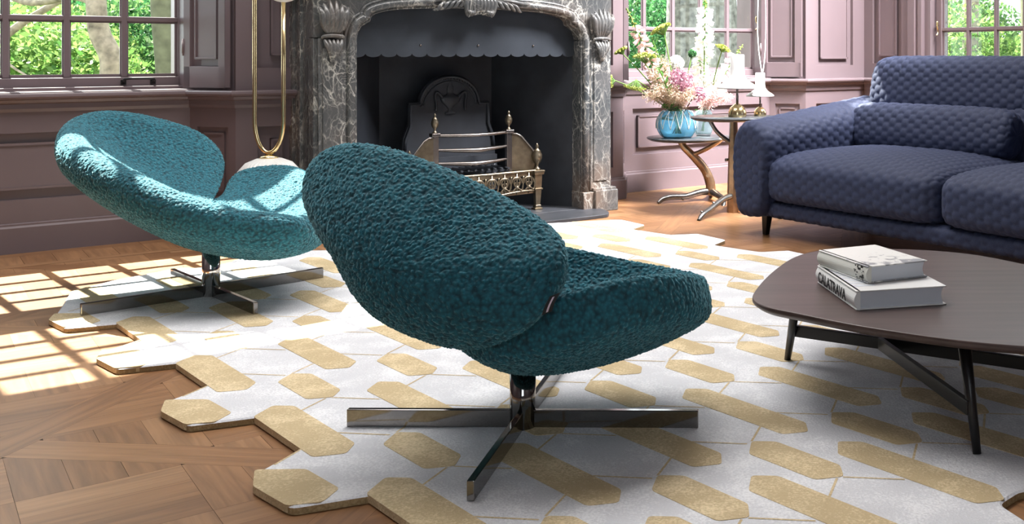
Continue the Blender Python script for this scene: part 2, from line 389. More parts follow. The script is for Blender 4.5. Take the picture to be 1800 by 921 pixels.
panelled(wb, Q0, 5.548, 6.2, Z0, CEIL, [(5.66, 6.07, .22, .60), (5.66, 6.07, .905, 3.9)], .052)
for p, q in (((-.27, WD), (-.10, AP)), ((1.25, AP), (1.42, WD)), ((3.86, WD), (4.03, AP)), ((5.385, AP), (5.548, WD))):
    Qs, L = splay(p, q)
    panelled(wb, Qs, 0, L, Z0, ZT, [(.05, L-.05, .22, .60)], .03)
wall_back = struct(obj('wall_back', wb, 'paint', rz=TH))

ws = MB()
ws.box((SIDE+E_, 5.50, 0), (6.44, 6.4, CEIL)); ws.box((SIDE+E_, -1.6, 0), (6.44, 4.10, CEIL))
ws.box((SIDE+E_, 4.05, 0), (6.44, 5.55, .80)); ws.box((SIDE+E_, 4.05, 4.2), (6.44, 5.55, CEIL))
Qr = pframe((SIDE, 0), (0, -1), (-1, 0))
panelled(ws, Qr, -6.2, -5.60, Z0, CEIL, [(-6.10, -5.78, .22, .60), (-6.10, -5.78, .92, 3.9)], .06)
panelled(ws, Qr, -5.60, -4.05, Z0, ZT, [(-5.5, -4.15, .266, .60)])
panelled(ws, Qr, -4.05, 1.6, Z0, CEIL, [(-3.8, -.5, .22, .60), (-3.8, -.5, .92, 3.9)], .07)
wall_right = struct(obj('wall_right', ws, 'paint', rz=TH))
wl = MB(); wl.box((-3.2, -1.6, 0), (-3.0, 6.85, CEIL)); struct(obj('wall_left', wl, 'paint', rz=TH))

# dado rail and skirting follow every break of the wall
dado = [(0,.705),(.012,.705),(.016,.722),(.014,.745),(.030,.752),(.034,.766),(.062,.772),(.068,.782),(.066,.793),(.058,.80),(-.2,.80),(-.2,.705)]
skirt = [(-.02,0),(.022,0),(.022,.128),(.012,.137),(.012,.146),(.004,.150),(-.02,.150)]
runs = [[(-3,WD),(-.27,WD),(-.10,AP),(1.25,AP),(1.42,WD),(1.735,WD)],
        [(3.545,WD),(3.86,WD),(4.03,AP),(5.385,AP),(5.548,WD),(SIDE,WD),(SIDE,-1.6)]]
tm = MB(); sk = MB()
for r in runs: tm.sweep(dado, r); sk.sweep(skirt, r)
struct(obj('trim_1', tm, 'paint', rz=TH)); struct(obj('baseboard_back', sk, 'paint', rz=TH))

wr = MB(); wr.box((-3.2, -1.8, 0), (6.44, -1.6, .8)); wr.box((-3.2, -1.8, 3.6), (6.44, -1.6, CEIL))
for s0, s1 in ((-3.2, -1.8), (-.2, 6.0), (6.3, 6.44)): wr.box((s0, -1.8, .8), (s1, -1.6, 3.6))
struct(obj('wall_front', wr, 'paint', rz=TH))
cl = MB(); cl.box((-3.2, -1.8, CEIL), (6.44, 6.85, CEIL+.2)); struct(obj('ceiling', cl, 'ceiling', rz=TH))

# parquet: herringbone blocks in two directions, a straight border along the wall
fl = bpy.data.meshes.new('floor'); fv, ff, fu, fp, fm = [], [], [], [], []
def plank(p, t, w, L, B, z=0):
    g = .0008; t = Vector(t); w = Vector(w); p = Vector(p); i = len(fv)
    for a, b in ((g, g), (L-g, g), (L-g, B-g), (g, B-g)):
        q = p+t*a+w*b; fv.append((q.x, q.y, z))
    uo, vo = random.random()*20, random.random()*20
    ff.append((i, i+1, i+2, i+3)); fu.extend([(uo, vo), (uo+L, vo), (uo+L, vo+B), (uo, vo+B)]); fp.append(random.random()); fm.append(0)
A_, B_ = Vector((.70710678, -.70710678)), Vector((.70710678, .70710678))
def clip(poly, nx, ny, c):                          # keep the side nx*x+ny*y <= c
    out = []
    for k in range(len(poly)):
        a, b = poly[k-1], poly[k]; da, db = nx*a[0]+ny*a[1]-c, nx*b[0]+ny*b[1]-c
        if (da <= 0) != (db <= 0): t = da/(da-db); out.append((a[0]+(b[0]-a[0])*t, a[1]+(b[1]-a[1])*t))
        if db <= 0: out.append(b)
    return out
# large square panels set diagonally in the room: framing boards round a basket weave of short blocks
DA = TH+math.pi/4; DP, DQ = Vector((math.cos(DA), math.sin(DA))), Vector((-math.sin(DA), math.cos(DA)))
def piece(poly, along):
    # poly in room axes (s, d)
    if len(poly) < 3: return
    for nx, ny, c in ((1,0,6.2),(-1,0,2.9),(0,1,6.02),(0,-1,-.2)): 
        poly = clip(poly, nx, ny, c)
        if len(poly) < 3: return
    ar = abs(sum(poly[k-1][0]*poly[k][1]-poly[k][0]*poly[k-1][1] for k in range(len(poly))))/2
    if ar < 2e-4: return
    cx_ = sum(q[0] for q in poly)/len(poly); cy_ = sum(q[1] for q in poly)/len(poly); i = len(fv); uo, vo = random.random()*20, random.random()*20
    ct_, st_ = math.cos(along), math.sin(along)
    for s, d in poly:
        l = math.hypot(s-cx_, d-cy_); k = 1-.0007/max(l, .01); s2, d2 = cx_+(s-cx_)*k, cy_+(d-cy_)*k
        w = RW(s2, d2); fv.append((w.x, w.y, 0)); fu.append((uo+(s-cx_)*ct_+(d-cy_)*st_, vo-(s-cx_)*st_+(d-cy_)*ct_))
    ff.append(tuple(range(i, i+len(poly)))); fp.append(random.random()); fm.append(0)
PS, FW, BC = 1.06, .115, .33; r2 = math.sqrt(.5)
def pq(p, q): return (r2*(p-q), r2*(p+q))             # diagonal panel axes -> room axes
P0, Q0_ = .30, .12
for ip in range(-3, 10):
    for iq in range(-6, 7):
        p0, q0 = P0+ip*PS, Q0_+iq*PS
        piece([pq(p0, q0), pq(p0+FW, q0), pq(p0+FW, q0+PS-FW), pq(p0, q0+PS-FW)], 3*math.pi/4)
        piece([pq(p0, q0+PS-FW), pq(p0+PS, q0+PS-FW), pq(p0+PS, q0+PS), pq(p0, q0+PS)], math.pi/4)
        a, b, c, e = p0+FW, p0+PS, q0, q0+PS-FW
        cs_, cd_ = pq((a+b)/2, (c+e)/2)
        for i2 in range(-3, 3):
            for j2 in range(-3, 3):
                s0, d0 = cs_+i2*BC, cd_+j2*BC; hz = (i2+j2) % 2 == 0
                for z in range(3):
                    w = BC/3
                    R = [(s0, d0+z*w), (s0+BC, d0+z*w), (s0+BC, d0+z*w+w), (s0, d0+z*w+w)] if hz else [(s0+z*w, d0), (s0+z*w+w, d0), (s0+z*w+w, d0+BC), (s0+z*w, d0+BC)]
                    for nx, ny, cc_ in ((r2, r2, b), (-r2, -r2, -a), (-r2, r2, e), (r2, -r2, -c)):
                        if len(R) >= 3: R = clip(R, nx, ny, cc_)
                    piece(R, 0 if hz else math.pi/2)
U2, V2 = Vector((CT, ST)), Vector((-ST, CT))
def border(s0, s1, d0, d1, step, along):
    s = s0
    while s < s1-1e-6:
        e = min(s+step, s1)
        p = U2*s+V2*d0
        if along: plank(p, U2, V2, e-s, d1-d0, .0006)
        else: plank(p+U2*(e-s), V2, -U2, d1-d0, e-s, .0006)
        s = e
for s0, s1 in ((-2.9, 1.735), (3.55, 6.2)):
    border(s0, s1, 6.02, 6.09, .9, True); border(s0, s1, 6.09, 6.34, .13, False); border(s0, s1, 6.34, 6.46, 1.3, True)
i = len(fv)
for s, d in ((-3.2, -1.6), (6.44, -1.6), (6.44, 6.85), (-3.2, 6.85)):
    q = U2*s+V2*d; fv.append((q.x, q.y, -.0015))
ff.append((i, i+1, i+2, i+3)); fu.extend([(0,0)]*4); fp.append(0); fm.append(1)
i = len(fv)
fl.from_pydata(fv, [], ff); fl.materials.append(M['parquet']); fl.materials.append(M['floor_gap'])
fl.polygons.foreach_set('material_index', fm)
uvl = fl.uv_layers.new(name='UVMap'); uvl.data.foreach_set('uv', [c for u in fu for c in u])
at = fl.attributes.new('plank', 'FLOAT', 'FACE'); at.data.foreach_set('value', fp)
fo = bpy.data.objects.new('floor', fl); COL.objects.link(fo); struct(fo)

# windows: sash with stiles, rails, glazing bars, glass; rows .31 m, panes .262 m wide
def window(name, kind, u0, n, handle=None):
    PW, PH = .262, .31; u1 = u0+n*PW; S0 = SASH if kind == 'b' else SIDE+.12
    def qb(mb, a, b, o0, o1, z0, z1):
        if kind == 'b': mb.box((a, S0-o1, z0), (b, S0-o0, z1))
        else: mb.box((S0-o1, a, z0), (S0-o0, b, z1))
    fr = MB(); st = .05
    qb(fr, u0-.004, u1+.004, -.02, .025, .82, .872)                      # bottom rail
    qb(fr, u0-.004, u1+.004, -.02, .025, 2.424, 2.912); qb(fr, u0-.004, u1+.004, -.02, .025, 4.146, 4.22)
    qb(fr, u0-st, u0+.006, -.02, .025, .82, 4.22); qb(fr, u1-.006, u1+st, -.02, .025, .82, 4.22)
    qb(fr, u0-st-.03, u0-st, -.04, .045, .80, 4.22); qb(fr, u1+st, u1+st+.03, -.04, .045, .80, 4.22)   # jamb lining
    qb(fr, u0-st-.05, u0-st-.03, -.04, .07, .80, 4.22); qb(fr, u1+st+.03, u1+st+.05, -.04, .07, .80, 4.22)
    win = struct(obj(name, fr, 'paint', rz=TH, bevel=.004))
    mu = MB()
    for k in range(1, n): qb(mu, u0+k*PW-.014, u0+k*PW+.014, -.012, .018, .872, 4.15)
    for base in (.872, 2.906):
        for k in range(1, 5 if base < 1 else 4): qb(mu, u0, u1, -.012, .017, base+.006+k*PH-.013, base+.006+k*PH+.013)
    obj('glazing_bars', mu, 'paint', win, bevel=.004)
    bd = MB()                                                             # fine inner beads of bars
    for k in range(n+1): qb(bd, u0+k*PW-.020, u0+k*PW+.020, -.006, .006, .872, 4.15)
    for base in (.872, 2.906):
        for k in range(0, 6 if base < 1 else 5): qb(bd, u0, u1, -.006, .006, base+k*PH-.017, base+k*PH+.017)
    obj('bead', bd, 'paint', win)
    gl = MB(); qb(gl, u0, u1, -.002, .002, .86, 4.2); obj('glass', gl, 'glass', win)
    sl = MB(); qb(sl, u0-.1, u1+.1, -.04, (SASH-AP+.02) if kind == 'b' else .1, .80, .806); qb(sl, u0-.1, u1+.1, -.04, .075, .80, .823)
    obj('window_sill', sl, 'paint', win, bevel=.004)
    if handle:
        h = MB(); a = handle
        def hp(u, o, z): return (u, S0-o, z) if kind == 'b' else (S0-o, u, z)
        h.tube(cr([hp(a-.07, .03, .843), hp(a-.07, .055, .85), hp(a-.065, .06, .862), hp(a, .06, .864), hp(a+.065, .06, .862), hp(a+.07, .055, .85), hp(a+.07, .03, .843)], 4), .006, 8)
        for q in (-.07, .07): qb(h, a+q-.013, a+q+.013, .024, .034, .832, .856)
        obj('sash_lift_handle', h, 'black_handle', win)
    return win
window('window_1', 'b', 1.229-5*.262, 5, handle=1.03)
w2 = window('window_2', 'b', 4.055, 5, handle=4.42)
w3 = window('window_3', 'r', 5.45-5*.262, 5)
def catch(parent, p):
    c = MB(); p = Vector(p); c.tube(cr([p, p+Vector((-.03,-.02,.03)), p+Vector((-.035,-.02,.0)), p+Vector((-.02,-.02,-.05)), p+Vector((-.04,-.02,-.08))], 5), .006, 8)
    obj('window_catch', c, 'gold', parent)
cc = MB(); cc.box((SIDE-.012, 5.555, .8), (SIDE+.03, 5.60, 4.3)); cc.box((SIDE-.022, 5.62, .8), (SIDE+.03, 5.70, 4.3)); cc.box((SIDE-.012, 4.0, .8), (SIDE+.03, 4.08, 4.3))
struct(obj('trim_2', cc, 'paint', rz=TH, bevel=.006))
catch(w2, (5.40, SASH-.03, 1.27)); catch(w3, (SIDE+.09, 5.475, 1.22))
# folded shutters stand on the dado at the splays
def shutter(label, p, q):
    Qs, L = splay(p, q); mb = MB(); c = Vector(((p[0]+q[0])/2, (p[1]+q[1])/2)); top = 4.15
    def bx(u0, u1, z0, z1, o0, o1, m=None):
        pbox(m or mb, Qs, u0, u1, z0, z1, o0, o1)
    zb = .815; a, b = .012, L-.004; st = .052
    bx(a, a+st, zb, top, .0, .035); bx(b-st, b, zb, top, .0, .035); bx(a, b, zb, zb+.115, .0, .035); bx(a, b, top-.1, top, .0, .035)
    bx(a+st, b-st, zb+.115, top-.1, .0, .010)
    t = obj('window_shutter', mb.move((-c[0], -c[1], -zb)), 'paint', rz=TH, loc=RW(c[0], c[1], zb), bevel=.003)
    m2 = MB(); i0, i1, j0, j1 = a+st+.026, b-st-.026, zb+.155, top-.15
    bx(i0, i1, j0, j1, .008, .020, m2); w = .011
    for r in ((i0, i0+w, j0, j1), (i1-w, i1, j0, j1), (i0, i1, j0, j0+w), (i0, i1, j1-w, j1)): bx(*r, .008, .028, m2)
    obj('raised_panel', m2.move((-c[0], -c[1], -zb)), 'paint', t, bevel=.003)
    m3 = MB(); P = Vector(Qs(a-.004, 1.0, .035)); m3.tube([P, P+Vector((0,0,.07))], .007, 8); m3.tube([P+Vector((0,0,-.012)), P+Vector((0,0,.082))], .0045, 8)
    obj('hinge', m3.move((-c[0], -c[1], -zb)), 'paint', t)
    tag(t, label, 'shutter', 'folded panelled window shutters'); return t
shutter('mauve panelled shutter folded beside the window left of the fireplace, behind the gold lamp stand', (1.255, 6.53), (1.40, 6.215))
shutter('mauve panelled shutter folded beside the window above the side tables and sofa arm', (5.372, 6.535), (5.53, 6.215))
tag(shutter('mauve panelled shutter folded between the fireplace and the flowers', (3.875, 6.215), (4.03, 6.53)), None, None)
# ------------------------------------------------------------------ outside
gm = MB(); gm.box((-30, 6.85, -.6), (60, 80, -.5)); gm.box((6.44, -20, -.6), (60, 6.85, -.5)); struct(obj('lawn', gm, 'lawn', rz=TH))
def leaf_cloud(n, blobs, size, seed):
    r = np.random.default_rng(seed); V = []; Fc = []
    wts = np.array([b[3]*b[4]*b[5] for b in blobs]); wts /= wts.sum()
    for bi, b in enumerate(blobs):
        k = int(n*wts[bi]); u = r.normal(size=(k, 3)); u /= np.linalg.norm(u, axis=1)[:, None]
        rad = r.uniform(.45, 1, size=(k, 1))**.5
        C = np.array(b[:3])+u*rad*np.array(b[3:6])
        a = r.normal(size=(k, 3)); a /= np.linalg.norm(a, axis=1)[:, None]
        c = np.cross(a, r.normal(size=(k, 3))); c /= np.linalg.norm(c, axis=1)[:, None]
        s = size*r.uniform(.6, 1.3, size=(k, 1))
        q = np.stack([C-a*s, C+c*s*.55, C+a*s, C-c*s*.55], 1)
        o = len(V)*4
        V.append(q.reshape(-1, 3))
    V = np.concatenate(V); m = len(V)//4
    mb = MB(); mb.v = [tuple(p) for p in V]; mb.f = [[4*i, 4*i+1, 4*i+2, 4*i+3] for i in range(m)]; mb.mi = [0]*m; mb.sm = [False]*m
    return mb
def ray(x, Y): return Vector(((x-CX)*Y/F, Y, -.5))
def tree(label, loc, trunk, rad, bark, blobs, leafm, n, seed, size=.07, branches=()):
    t = thing('garden_tree', label, 'tree', loc, 0, 'garden trees')
    mb = MB(); P = cr(trunk, 6); m = len(P)
    mb.tube(P, [rad[0]+(rad[1]-rad[0])*i/(m-1) for i in range(m)], 14); obj('trunk', mb, bark, t, fix=False)
    for bpts, r0, r1 in branches:
        b = MB(); Pb = cr(bpts, 6); k = len(Pb); b.tube(Pb, [r0+(r1-r0)*i/(k-1) for i in range(k)], 10); obj('branch', b, bark, t, fix=False)
    if blobs: obj('foliage', leaf_cloud(n, blobs, size, seed), leafm, t, fix=False)
    return t
def bush(label, loc, blobs, leafm, n, seed, size=.1):
    mb = leaf_cloud(n, blobs, size, seed)
    s = MB(); s.tube([(0,0,0),(0.02,0,.3),(-.02,.03,.8)], [.04,.03,.015], 8)
    t = thing('garden_bush', label, 'bush', loc, 0, 'garden bushes')
    obj('foliage', mb, leafm, t, fix=False); obj('stem', s, 'bark_dark', t)
    return t
R3 = lambda x, Y: ray(x, Y)
tree('pale crooked tree trunk seen through the middle pane of the left window', R3(195, 9.4),
     [(.02,0,0),(.0,0,1.1),(-.0,0,1.45),(-.10,0,1.68),(-.13,0,1.9),(-.20,.1,2.3),(-.3,.2,3.2),(-.2,.3,4.5)], (.10,.07), 'bark_pale',
     [(0,.3,4.8,.9,.9,.7)], 'leaf_bright', 3000, 1, branches=[([(-.14,0,1.95),(-.4,.1,2.02),(-1.0,.3,1.98),(-1.6,.4,2.3)], .045, .025)])
tree('dark mossy trunk seen through the right-hand panes of the left window', R3(296, 13), [(0,0,0),(0,0,1.2),(-.08,0,2.2),(-.1,.1,3.4),(0,.2,5)], (.15,.11), 'bark_dark',
     [(0,.2,5.2,.9,.9,.7)], 'leaf_deep', 3000, 2)
tree('branching tree at the left edge of the left window', R3(-60, 10.5), [(0,0,0),(.05,0,1.3),(.05,0,2.6),(0,.1,4)], (.12,.08), 'bark_pale',
     [(0,0,4.4,.9,.9,.7)], 'leaf_bright', 2500, 3, branches=[([(.04,0,1.55),(.3,0,1.62),(.55,.05,1.82),(.9,.1,2.05)], .05, .03), ([(.05,0,1.5),(.3,-.1,1.55),(.6,-.15,1.35),(.9,-.2,1.2)], .02, .008)])
tree('broad grey trunk behind the flowers in the window right of the fireplace', R3(1203, 15.5), [(0,0,0),(0,0,2),(.05,0,4),(0,0,6)], (.29,.24), 'bark_grey', [(0,0,6,.9,.9,.8)], 'leaf_mid', 3000, 4)
tree('grey trunk behind the white lamp in the window right of the fireplace', R3(1270, 14.5), [(0,0,0),(0,0,2),(-.1,0,4),(-.2,0,6)], (.22,.18), 'bark_grey', [(0,0,6,.9,.9,.8)], 'leaf_mid', 3000, 5)
tree('slim trunk seen over the sofa through the right-hand window', R3(1706, 17), [(0,0,0),(0,0,2),(.05,0,4),(0,0,6)], (.14,.11), 'bark_pale', [(0,0,6,.9,.9,.8)], 'leaf_mid', 2500, 6)
tree('dark trunk at the right edge of the right-hand window', R3(1806, 16), [(0,0,0),(.05,0,2),(-.1,0,4),(0,0,6)], (.16,.12), 'bark_dark', [(0,0,6,.9,.9,.8)], 'leaf_mid', 2500, 8)
sp = [(20, 13, 'leaf_bright', 'bright yellow-green bush in the lower left panes of the left window', 1.0),
      (120, 15, 'leaf_bright', 'bright bush beside the pale crooked trunk', 1.0), (-150, 14, 'leaf_mid', 'bush beyond the left edge of the left window', 1.1),
      (215, 17, 'leaf_deep', 'deep green shrub between the two trunks of the left window', 1.2), (300, 19, 'leaf_deep', 'deep green shrub behind the dark mossy trunk', 1.2), (380, 16, 'leaf_mid', 'mid green shrub to the right of the mossy trunk', 1.0),
      (60, 21, 'leaf_mid', 'tall hedge shrub far behind the left window', 1.5), (190, 23, 'leaf_mid', 'tall hedge shrub far behind the crooked trunk', 1.5),
      (1095, 17, 'leaf_deep', 'green shrub just right of the marble fireplace surround', 1.2), (1150, 20, 'leaf_mid', 'green shrub behind the pink flower spire', 1.4), (1320, 18, 'leaf_bright', 'sunlit bush behind the tall white lamp', .9),
      (1240, 24, 'leaf_mid', 'distant shrub behind the two grey trunks', 1.3), (1655, 19, 'leaf_mid', 'green shrub in the first panes of the right-hand window', 1.1),
      (1735, 22, 'leaf_mid', 'green shrub in the third pane column above the sofa', 1.2), (1765, 17, 'leaf_bright', 'sunlit low shrub right of the slim trunk', .8), (1860, 20, 'leaf_mid', 'shrub at the far right beyond the right-hand window', 1.2)]
for k, (x, Y, mt, lab, hs) in enumerate(sp):
    r = random.Random(k); bl = []
    for q in range(5): bl.append((r.uniform(-.9,.9), r.uniform(-.6,.6), r.uniform(.5, 2.1)*hs, r.uniform(.6,1.0), r.uniform(.6,.9), r.uniform(.5,.8)))
    bl.append((0,0,1.1*hs,1.1,.7,1.1*hs))
    bush(lab, R3(x, Y), bl, mt, 11000, 50+k,   .05)
# ------------------------------------------------------------------ fireplace (local axes: x along the wall, y into the wall)
FS, FD = 2.63, 5.84
fp_ = thing('fireplace', 'black veined marble fireplace with carved arch and dark iron firebox', 'fireplace', RW(FS, FD), TH)
hw = .694; OW = .915
arc = [(-hw,1.075),(-hw+.008,1.115),(-hw+.03,1.152),(-hw+.072,1.178),(-hw+.078,1.196),(-hw+.10,1.218),(-.5,1.243),(-.33,1.258),(0,1.268)]
half = cr(arc, 4); half = [(p[0], p[1]) for p in half]
open_ = half+[(-x, z) for x, z in reversed(half[:-1])]
def xz(mb, poly, y0, y1, mi=0): return mb.slab((0,0,0), (1,0,0), (0,0,1), (0,1,0), poly, y0, y1, mi)
# upper board with the shaped opening
ub = MB(); xz(ub, [(-OW,1.085),(-hw,1.085)]+[p for p in open_ if p[1] > 1.085]+[(hw,1.085),(OW,1.085),(OW,1.52),(-OW,1.52)], -.006, .10)
obj('marble_frieze', ub, 'marble', fp_, bevel=.003)
for sg in (-1, 1):
    j = MB()
    j.box((min(sg*hw, sg*OW), 0, .125), (max(sg*hw, sg*OW), .11, 1.083))
    pil0, pil1 = sorted((sg*.752, sg*.895))
    j.box((pil0, -.022, .13), (pil1, .02, 1.083))
    j.box((pil0+.02, -.030, .19), (pil1-.02, -.01, 1.03))
    obj('marble_jamb', j, 'marble', fp_, bevel=.006)
    pl = MB(); a0, a1 = sorted((sg*.69, sg*.775)); pl.box((a0, -.045, 0), (a1, .11, .128)); a0, a1 = sorted((sg*.765, sg*.93)); pl.box((a0, -.065, 0), (a1, .11, .135))
    a0, a1 = sorted((sg*.76, sg*.925)); pl.box((a0, -.05, .13), (a1, .1, .15))
    obj('plinth', pl, 'marble', fp_, bevel=.006)
    rt = MB(); a0, a1 = sorted((sg*.80, sg*OW)); rt.box((a0, .09, 0), (a1, .40, 1.52)); a0, a1 = sorted((sg*(OW-.02), sg*(OW+.014)))
    rt.box((a0, .19, 0), (a1, .23, 1.52)); rt.box((a0, .33, 0), (a1, .39, 1.52))
    obj('marble_return', rt, 'marble', fp_, bevel=.004)
# roll mouldings round the opening
def offs(path, o):
    P = [Vector(p) for p in path]; out = []
    for i in range(len(P)):
        t = (P[min(i+1,len(P)-1)]-P[max(i-1,0)]).normalized(); out.append((P[i].x-t.y*o, P[i].y+t.x*o))
    return out
fullp = [(-hw,.13),(-hw,.6)]+open_+[(hw,.6),(hw,.13)]
rm = MB()
for o, r, y in ((.030,.024,-.012),(.004,.008,-.004),(.060,.010,-.008)):
    rm.tube([(x, y, z) for x, z in offs(fullp, o)], r, 12)
obj('roll_moulding', rm, 'marble', fp_)
# carved shell over the arch and carved leaves on the corners
def lobe(mb, pts, r, n=8):
    P = cr(pts, 6); m = len(P); mb.tube(P, [max(.0015, r*math.sin(math.pi*min(1,(i+1.5)/(m+1)))**.6) for i in range(m)], n)
ca = MB(); rr = random.Random(3)
for k in range(9):
    a = (k-4)/4; x = a*.085
    lobe(ca, [(x*.5,-.02,1.345),(x*.9,-.055,1.315),(x*1.05,-.06,1.285),(x*.85,-.052,1.243-.02*abs(a)),(x*.7,-.06,1.238)], .017)
for sg in (-1, 1):
    for k in range(5):
        u = .09+k*.035; z = 1.30-.006*k
        lobe(ca, [(sg*(u-.05),-.02,z+.03),(sg*u,-.045,z+.005),(sg*(u+.02),-.045,z-.022),(sg*(u+.045),-.03,z-.030)], .011)
    lobe(ca, [(sg*.03,-.05,1.255),(sg*.055,-.07,1.235),(sg*.075,-.06,1.245),(sg*.065,-.055,1.262)], .014)
    lobe(ca, [(sg*.08,-.02,1.32),(sg*.2,-.035,1.31),(sg*.30,-.03,1.295),(sg*.36,-.02,1.30)], .012)
obj('carved_shell', ca, 'marble', fp_)
for sg in (-1, 1):
    cl_ = MB(); cx_ = sg*.825
    for k in range(6):
        a = (k-2.5)/2.5; x = cx_+a*.05
        lobe(cl_, [(cx_+a*.01,-.02,1.09),(x,-.05,1.15),(x+a*.012,-.06,1.21),(x+a*.03,-.035,1.25+.04*(1-abs(a)))], .019)
    for k in range(5):
        a = (k-2)/2; lobe(cl_, [(cx_+a*.045,-.04,1.075),(cx_+a*.035,-.055,1.04),(cx_+a*.02,-.05,.985+.02*abs(a)),(cx_+a*.008,-.04,.95)], .013)
    lobe(cl_, [(cx_-sg*.06,-.02,1.12),(cx_-sg*.075,-.04,1.2),(cx_-sg*.05,-.045,1.25),(cx_-sg*.03,-.04,1.21)], .014)
    lobe(cl_, [(cx_+.05,-.03,1.075),(cx_+.05,-.04,1.09),(cx_,-.045,1.095),(cx_-.05,-.04,1.09),(cx_-.05,-.03,1.075)], .012)
    obj('carved_leaf', cl_, 'marble', fp_)
ms_ = MB(); ms_.box((-1.0, -.12, 1.52), (1.0, .40, 1.575)); obj('mantel_shelf', ms_, 'marble', fp_, bevel=.012)
# iron lining
ir = MB()
ir.slab((0,0,0), (1,0,0), (0,1,0), (0,0,1), [(-.70,.10),(-.355,.60),(.375,.60),(.70,.10),(.73,.10),(.73,.68),(-.73,.68),(-.73,.10)], .02, 1.45)
obj('firebox_lining', ir, 'iron', fp_)
tp = MB(); tp.box((-.73, .09, 1.30), (.73, .68, 1.46)); obj('firebox_throat', tp, 'iron', fp_)
# smoke hood with scalloped edge
hd_ = [(-.70, 1.0)]; ns = 16
for k in range(ns):
    c = -.70+1.40*(k+.5)/ns; r = 1.40/ns/2
    for q in range(1, 8):
        a = math.pi*q/8; hd_.append((c-r*math.cos(a), 1.0-.021*math.sin(a)))
    hd_.append((c+r, 1.0))
hd_ = hd_+[(x*1.012, z+.012) for x, z in reversed([p for p in open_ if p[1] > 1.08])]
hm = MB(); xz(hm, hd_, .086, .092); obj('smoke_hood', hm, 'iron_hood', fp_)
for x in (-.30, .05, .41):
    rv = MB(); rv.lathe([(0,.008),(.004,.007),(.007,.003),(.008,0)], 10); rv.v = [(a+x, -c+.086, b+1.047) for a, b, c in rv.v]
    obj('rivet', rv, 'steel_old', fp_)
# hearth slab
hs = MB(); hp_ = [(-.80,.02),(-.80,-.04)]+[(-.80+.10*(1-math.cos(a))*1.2, -.04-.26*math.sin(a)) for a in [math.pi/2*k/6 for k in range(1,7)]]
hp_ = hp_+[(-x, y) for x, y in reversed(hp_)]
hs.prism([(x, y) for x, y in hp_], 0, .022); hs.box((-.70,.0,0), (.70,.66,.024)); obj('hearth_slab', hs, 'slate', fp_, bevel=.004)

# iron fireback leaning in the firebox
fb = thing('fireback', 'cast iron fireback with arched top and urn relief standing behind the grate', 'fireback', RW(2.665, 6.30, .024), TH)
hb = [(-.30,0),(-.30,.40)]+[(-.262+.0*k, .56) for k in range(0)]+[(-.295,.46),(-.262,.545),(-.262,.675),(-.198,.675)]
top = [(-.198*math.cos(a), .675+.17*math.sin(a)) for a in [math.pi*k/24 for k in range(1, 24)]]
outl = hb+top+[(-x, z) for x, z in reversed(hb)]
m = MB(); m.slab((0,0,0),(1,0,0),(0,0,1),(0,1,0), outl, 0, .03); obj('iron_plate', m, 'iron', fb, bevel=.004)
m = MB(); m.tube([(x*.955, -.004, z-.014) for x, z in outl[1:-1]], .011, 8)
m.tube([(x*.86, -.002, z*.985-.03) for x, z in top], .005, 8)
for k in range(30):
    a = math.pi*(k+.5)/30; x, z = -.183*math.cos(a), .665+.155*math.sin(a); m.box((x-.005,-.012,z-.005),(x+.005,.0,z+.005))
obj('beaded_rim', m, 'iron', fb)
m = MB(); m.lathe([(.0,.05),(.034,.052),(.034,.062),(.018,.07),(.012,.085),(.024,.10),(.055,.125),(.066,.15),(.058,.165),(.03,.175),(.016,.19),(.022,.20),(.020,.225),(.010,.24),(.013,.25),(0,.265)], 24)
m.v = [(x, y*.28-.004, z+.545) for x, y, z in m.v]
for sg in (-1, 1):
    m.tube(cr([(sg*.05,-.008,.70),(sg*.085,-.012,.735),(sg*.10,-.012,.715),(sg*.092,-.012,.66),(sg*.095,-.01,.62)], 5), [.009]*8+[.007]*13, 8)
obj('urn_relief', m, 'iron', fb)

